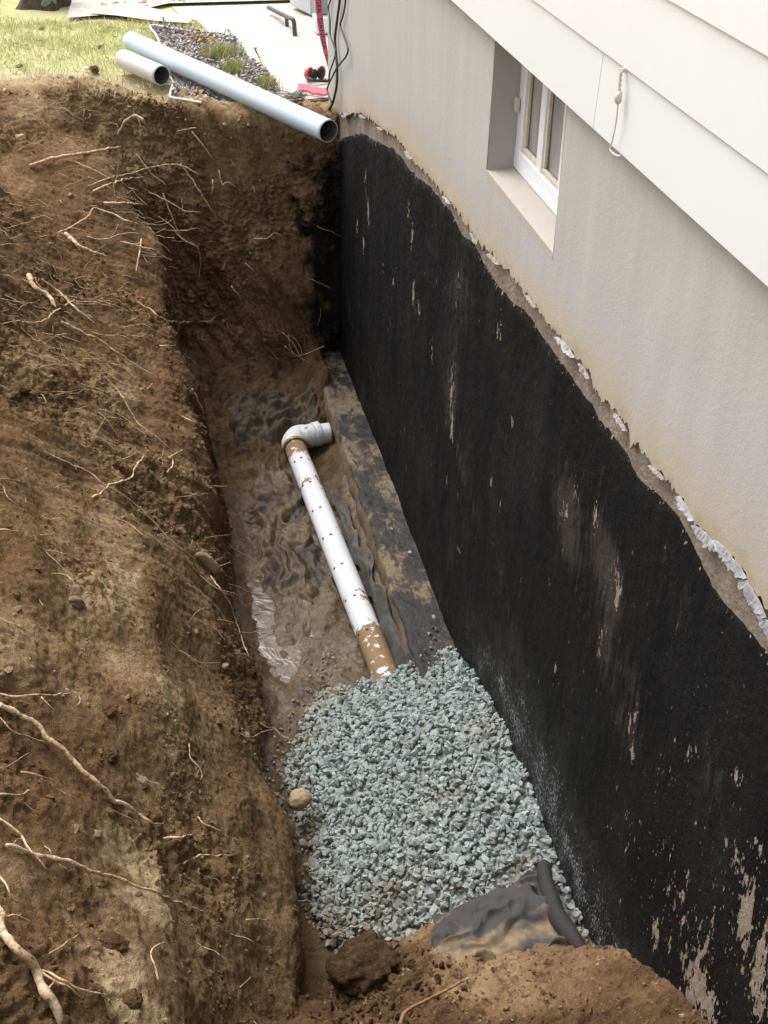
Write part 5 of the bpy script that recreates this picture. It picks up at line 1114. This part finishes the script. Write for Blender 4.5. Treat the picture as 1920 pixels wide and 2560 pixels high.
# wire bundle
wc = hit(*cE((570, 1690)), 2, ZS+.01); fr = []
for i in range(9):
    n = 16; a0 = R_.random()*6.3; ra, rb = R_.uniform(.02, .05), R_.uniform(.015, .04); c = wc+np.array([R_.gauss(-.01, .02), R_.gauss(-.01, .025), .004])
    fr.append(tube_arr(resample([c+np.array([ra*math.cos(a0+k*.5), rb*math.sin(a0+k*.5), .008+.008*math.sin(k*1.3+i)]) for k in range(n)], .008), .0022, 5))
for pl in ([(560, 1690), (440, 1600), (250, 1550)], [(540, 1690), (400, 1650), (270, 1600)], [(540, 1700), (420, 1690), (320, 1685)], [(540, 1660), (545, 1580), (600, 1520)], [(560, 1690), (600, 1620), (680, 1570)]): fr.append(tube_arr(resample([hit(*cE(q), 2, ZS+.012+.02*(j == 1)) for j, q in enumerate(pl)], .01), .0026, 5))
V, Q = merge(fr); link('wire_bundle', mesh_np('wire_bundle', V, Q), M_wire, label='tangle of thin grey wires on the walk under the end of the blue pipe', category='wires')
# downspout behind the tape, and the pale wall end beyond
dp = hit(*cE((1000, 560)), 2, ZS)
ds = thing('downspout', 'grey downspout with a white elbow standing behind the red tape', 'downspout', (dp[0], dp[1], ZS))
bm = bmesh.new(); box(bm, dp[0]-.035, dp[0]+.10, dp[1], dp[1]+.09, ZS+.10, 4.6, .012); part('pipe', bm_mesh('pipe', bm), M_grey, ds)
bm = bmesh.new(); vs = box(bm, dp[0]-.045, dp[0]+.11, dp[1]-.06, dp[1]+.085, ZS+.004, ZS+.098, .010); part('elbow', bm_mesh('elbow', bm), M_white, ds)
w0, w1 = hit(*cE((440, 90)), 2, ZS), hit(*cE((810, 275)), 2, ZS)
bm = bmesh.new(); d_ = w1-w0; n_ = np.array([-d_[1], d_[0], 0]); n_ /= np.linalg.norm(n_); n_ = n_ if n_[1] > 0 else -n_
vs = [bm.verts.new(Vector(p)) for p in (w0, w1, w1+n_*.5, w0+n_*.5)]; f = bm.faces.new(vs); ex = bmesh.ops.extrude_face_region(bm, geom=[f])
for v in ex['geom']:
    if isinstance(v, bmesh.types.BMVert): v.co.z += .9
bmesh.ops.recalc_face_normals(bm, faces=bm.faces); bmesh.ops.bevel(bm, geom=bm.edges[:], offset=.01, segments=2, affect='EDGES')
link('low_wall', bm_mesh('low_wall', bm), M_gwall, label='pale grey low wall end beside the walk at the top of the photo', category='wall')
# tree at the far left, shortened to a stump so it casts less shadow
tc = hit(*cL((425, 78)), 2, 1.455); tr = thing('shortened_tree', 'dark tree shortened to a stump to shade less, with flared base and grey-green lichen beyond the far lawn edge', 'stump', tuple(tc))
tc = tc+np.array([.0, .13, 0]); nS, nH = 28, 40; V = []
for j in range(nH):
    z = (j/(nH-1))**1.6*.55
    for i in range(nS):
        a = 2*math.pi*i/nS; fl_ = 1+.7*math.exp(-z/.10)*(1+.6*math.cos(a*5+.6)+.5*math.cos(a-3.3)); r = (.115-.010*z)*fl_*(1+.06*math.sin(9*a+z*3))
        V.append(tc+np.array([r*math.cos(a)+.02*z, r*math.sin(a), z-.05]))
Q = [[j*nS+i, j*nS+(i+1) % nS, (j+1)*nS+(i+1) % nS, (j+1)*nS+i] for j in range(nH-1) for i in range(nS)]
part('trunk', mesh_np('trunk', np.array(V), np.array(Q)), M_bark, tr)
V = np.array([tc+np.array([.011+.098*math.cos(2*math.pi*i/24)*q, .098*math.sin(2*math.pi*i/24)*q, .502+.006*math.sin(i*2.1)]) for q in (1.0, .02) for i in range(24)])
part('cut_top', mesh_np('cut_top', V, np.array([[i, (i+1) % 24, 24+(i+1) % 24, 24+i] for i in range(24)])), M_wood, tr)
lp = hit(*cL((440, 28)), 1, tc[1]-.15); bm = rock(61, (.05, .012, .035), .3, 2); me = bm_mesh('lichen', bm, True); o_ = part('lichen', me, M_lichen, tr); o_.location = Vector(lp)-tr.location; o_.matrix_parent_inverse = Matrix.Identity(4)

# string hanging from a nail under the siding lap
SX = .986
nl = hit(*cG((725, 478)), 0, SX+.004)
sg = thing('string', 'white cord knotted to a nail and hanging down over the lowest siding board', 'string', tuple(nl))
gp_ = lambda L: [hit(*cG(q), 0, SX-.003) for q in L]
for ph in (0, math.pi):
    A = resample(gp_([(715, 490), (700, 560), (690, 700), (672, 850)]), .004); s = np.linspace(0, 14, len(A))+ph; A = A+np.stack([.0018*np.cos(s), .0032*np.sin(s), s*0], -1); part('strand', mesh_np('strand', *tube_arr(A, .0023, 6)), M_cord, sg)
kn = gp_([(672, 905)])[0]; bm = rock(3, (.008, .009, .014), .2, 2); o_ = part('knot', bm_mesh('knot', bm, True), M_cord, sg); o_.location = Vector(kn)-sg.location; o_.matrix_parent_inverse = Matrix.Identity(4)
part('tail', tube('tail', gp_([(668, 950), (655, 1100), (640, 1250), (605, 1450), (565, 1620), (543, 1680), (540, 1740), (600, 1800), (660, 1832), (702, 1822)]), .0018, 6, .006), M_cord, sg)
bm = bmesh.new(); bmesh.ops.create_cone(bm, cap_ends=True, segments=10, radius1=.0045, radius2=.0045, depth=.012); bmesh.ops.rotate(bm, verts=bm.verts, cent=(0, 0, 0), matrix=Matrix.Rotation(math.pi/2, 3, 'Y')); o_ = part('nail', bm_mesh('nail', bm), M_cream, sg); o_.location = Vector(nl)-sg.location; o_.matrix_parent_inverse = Matrix.Identity(4)
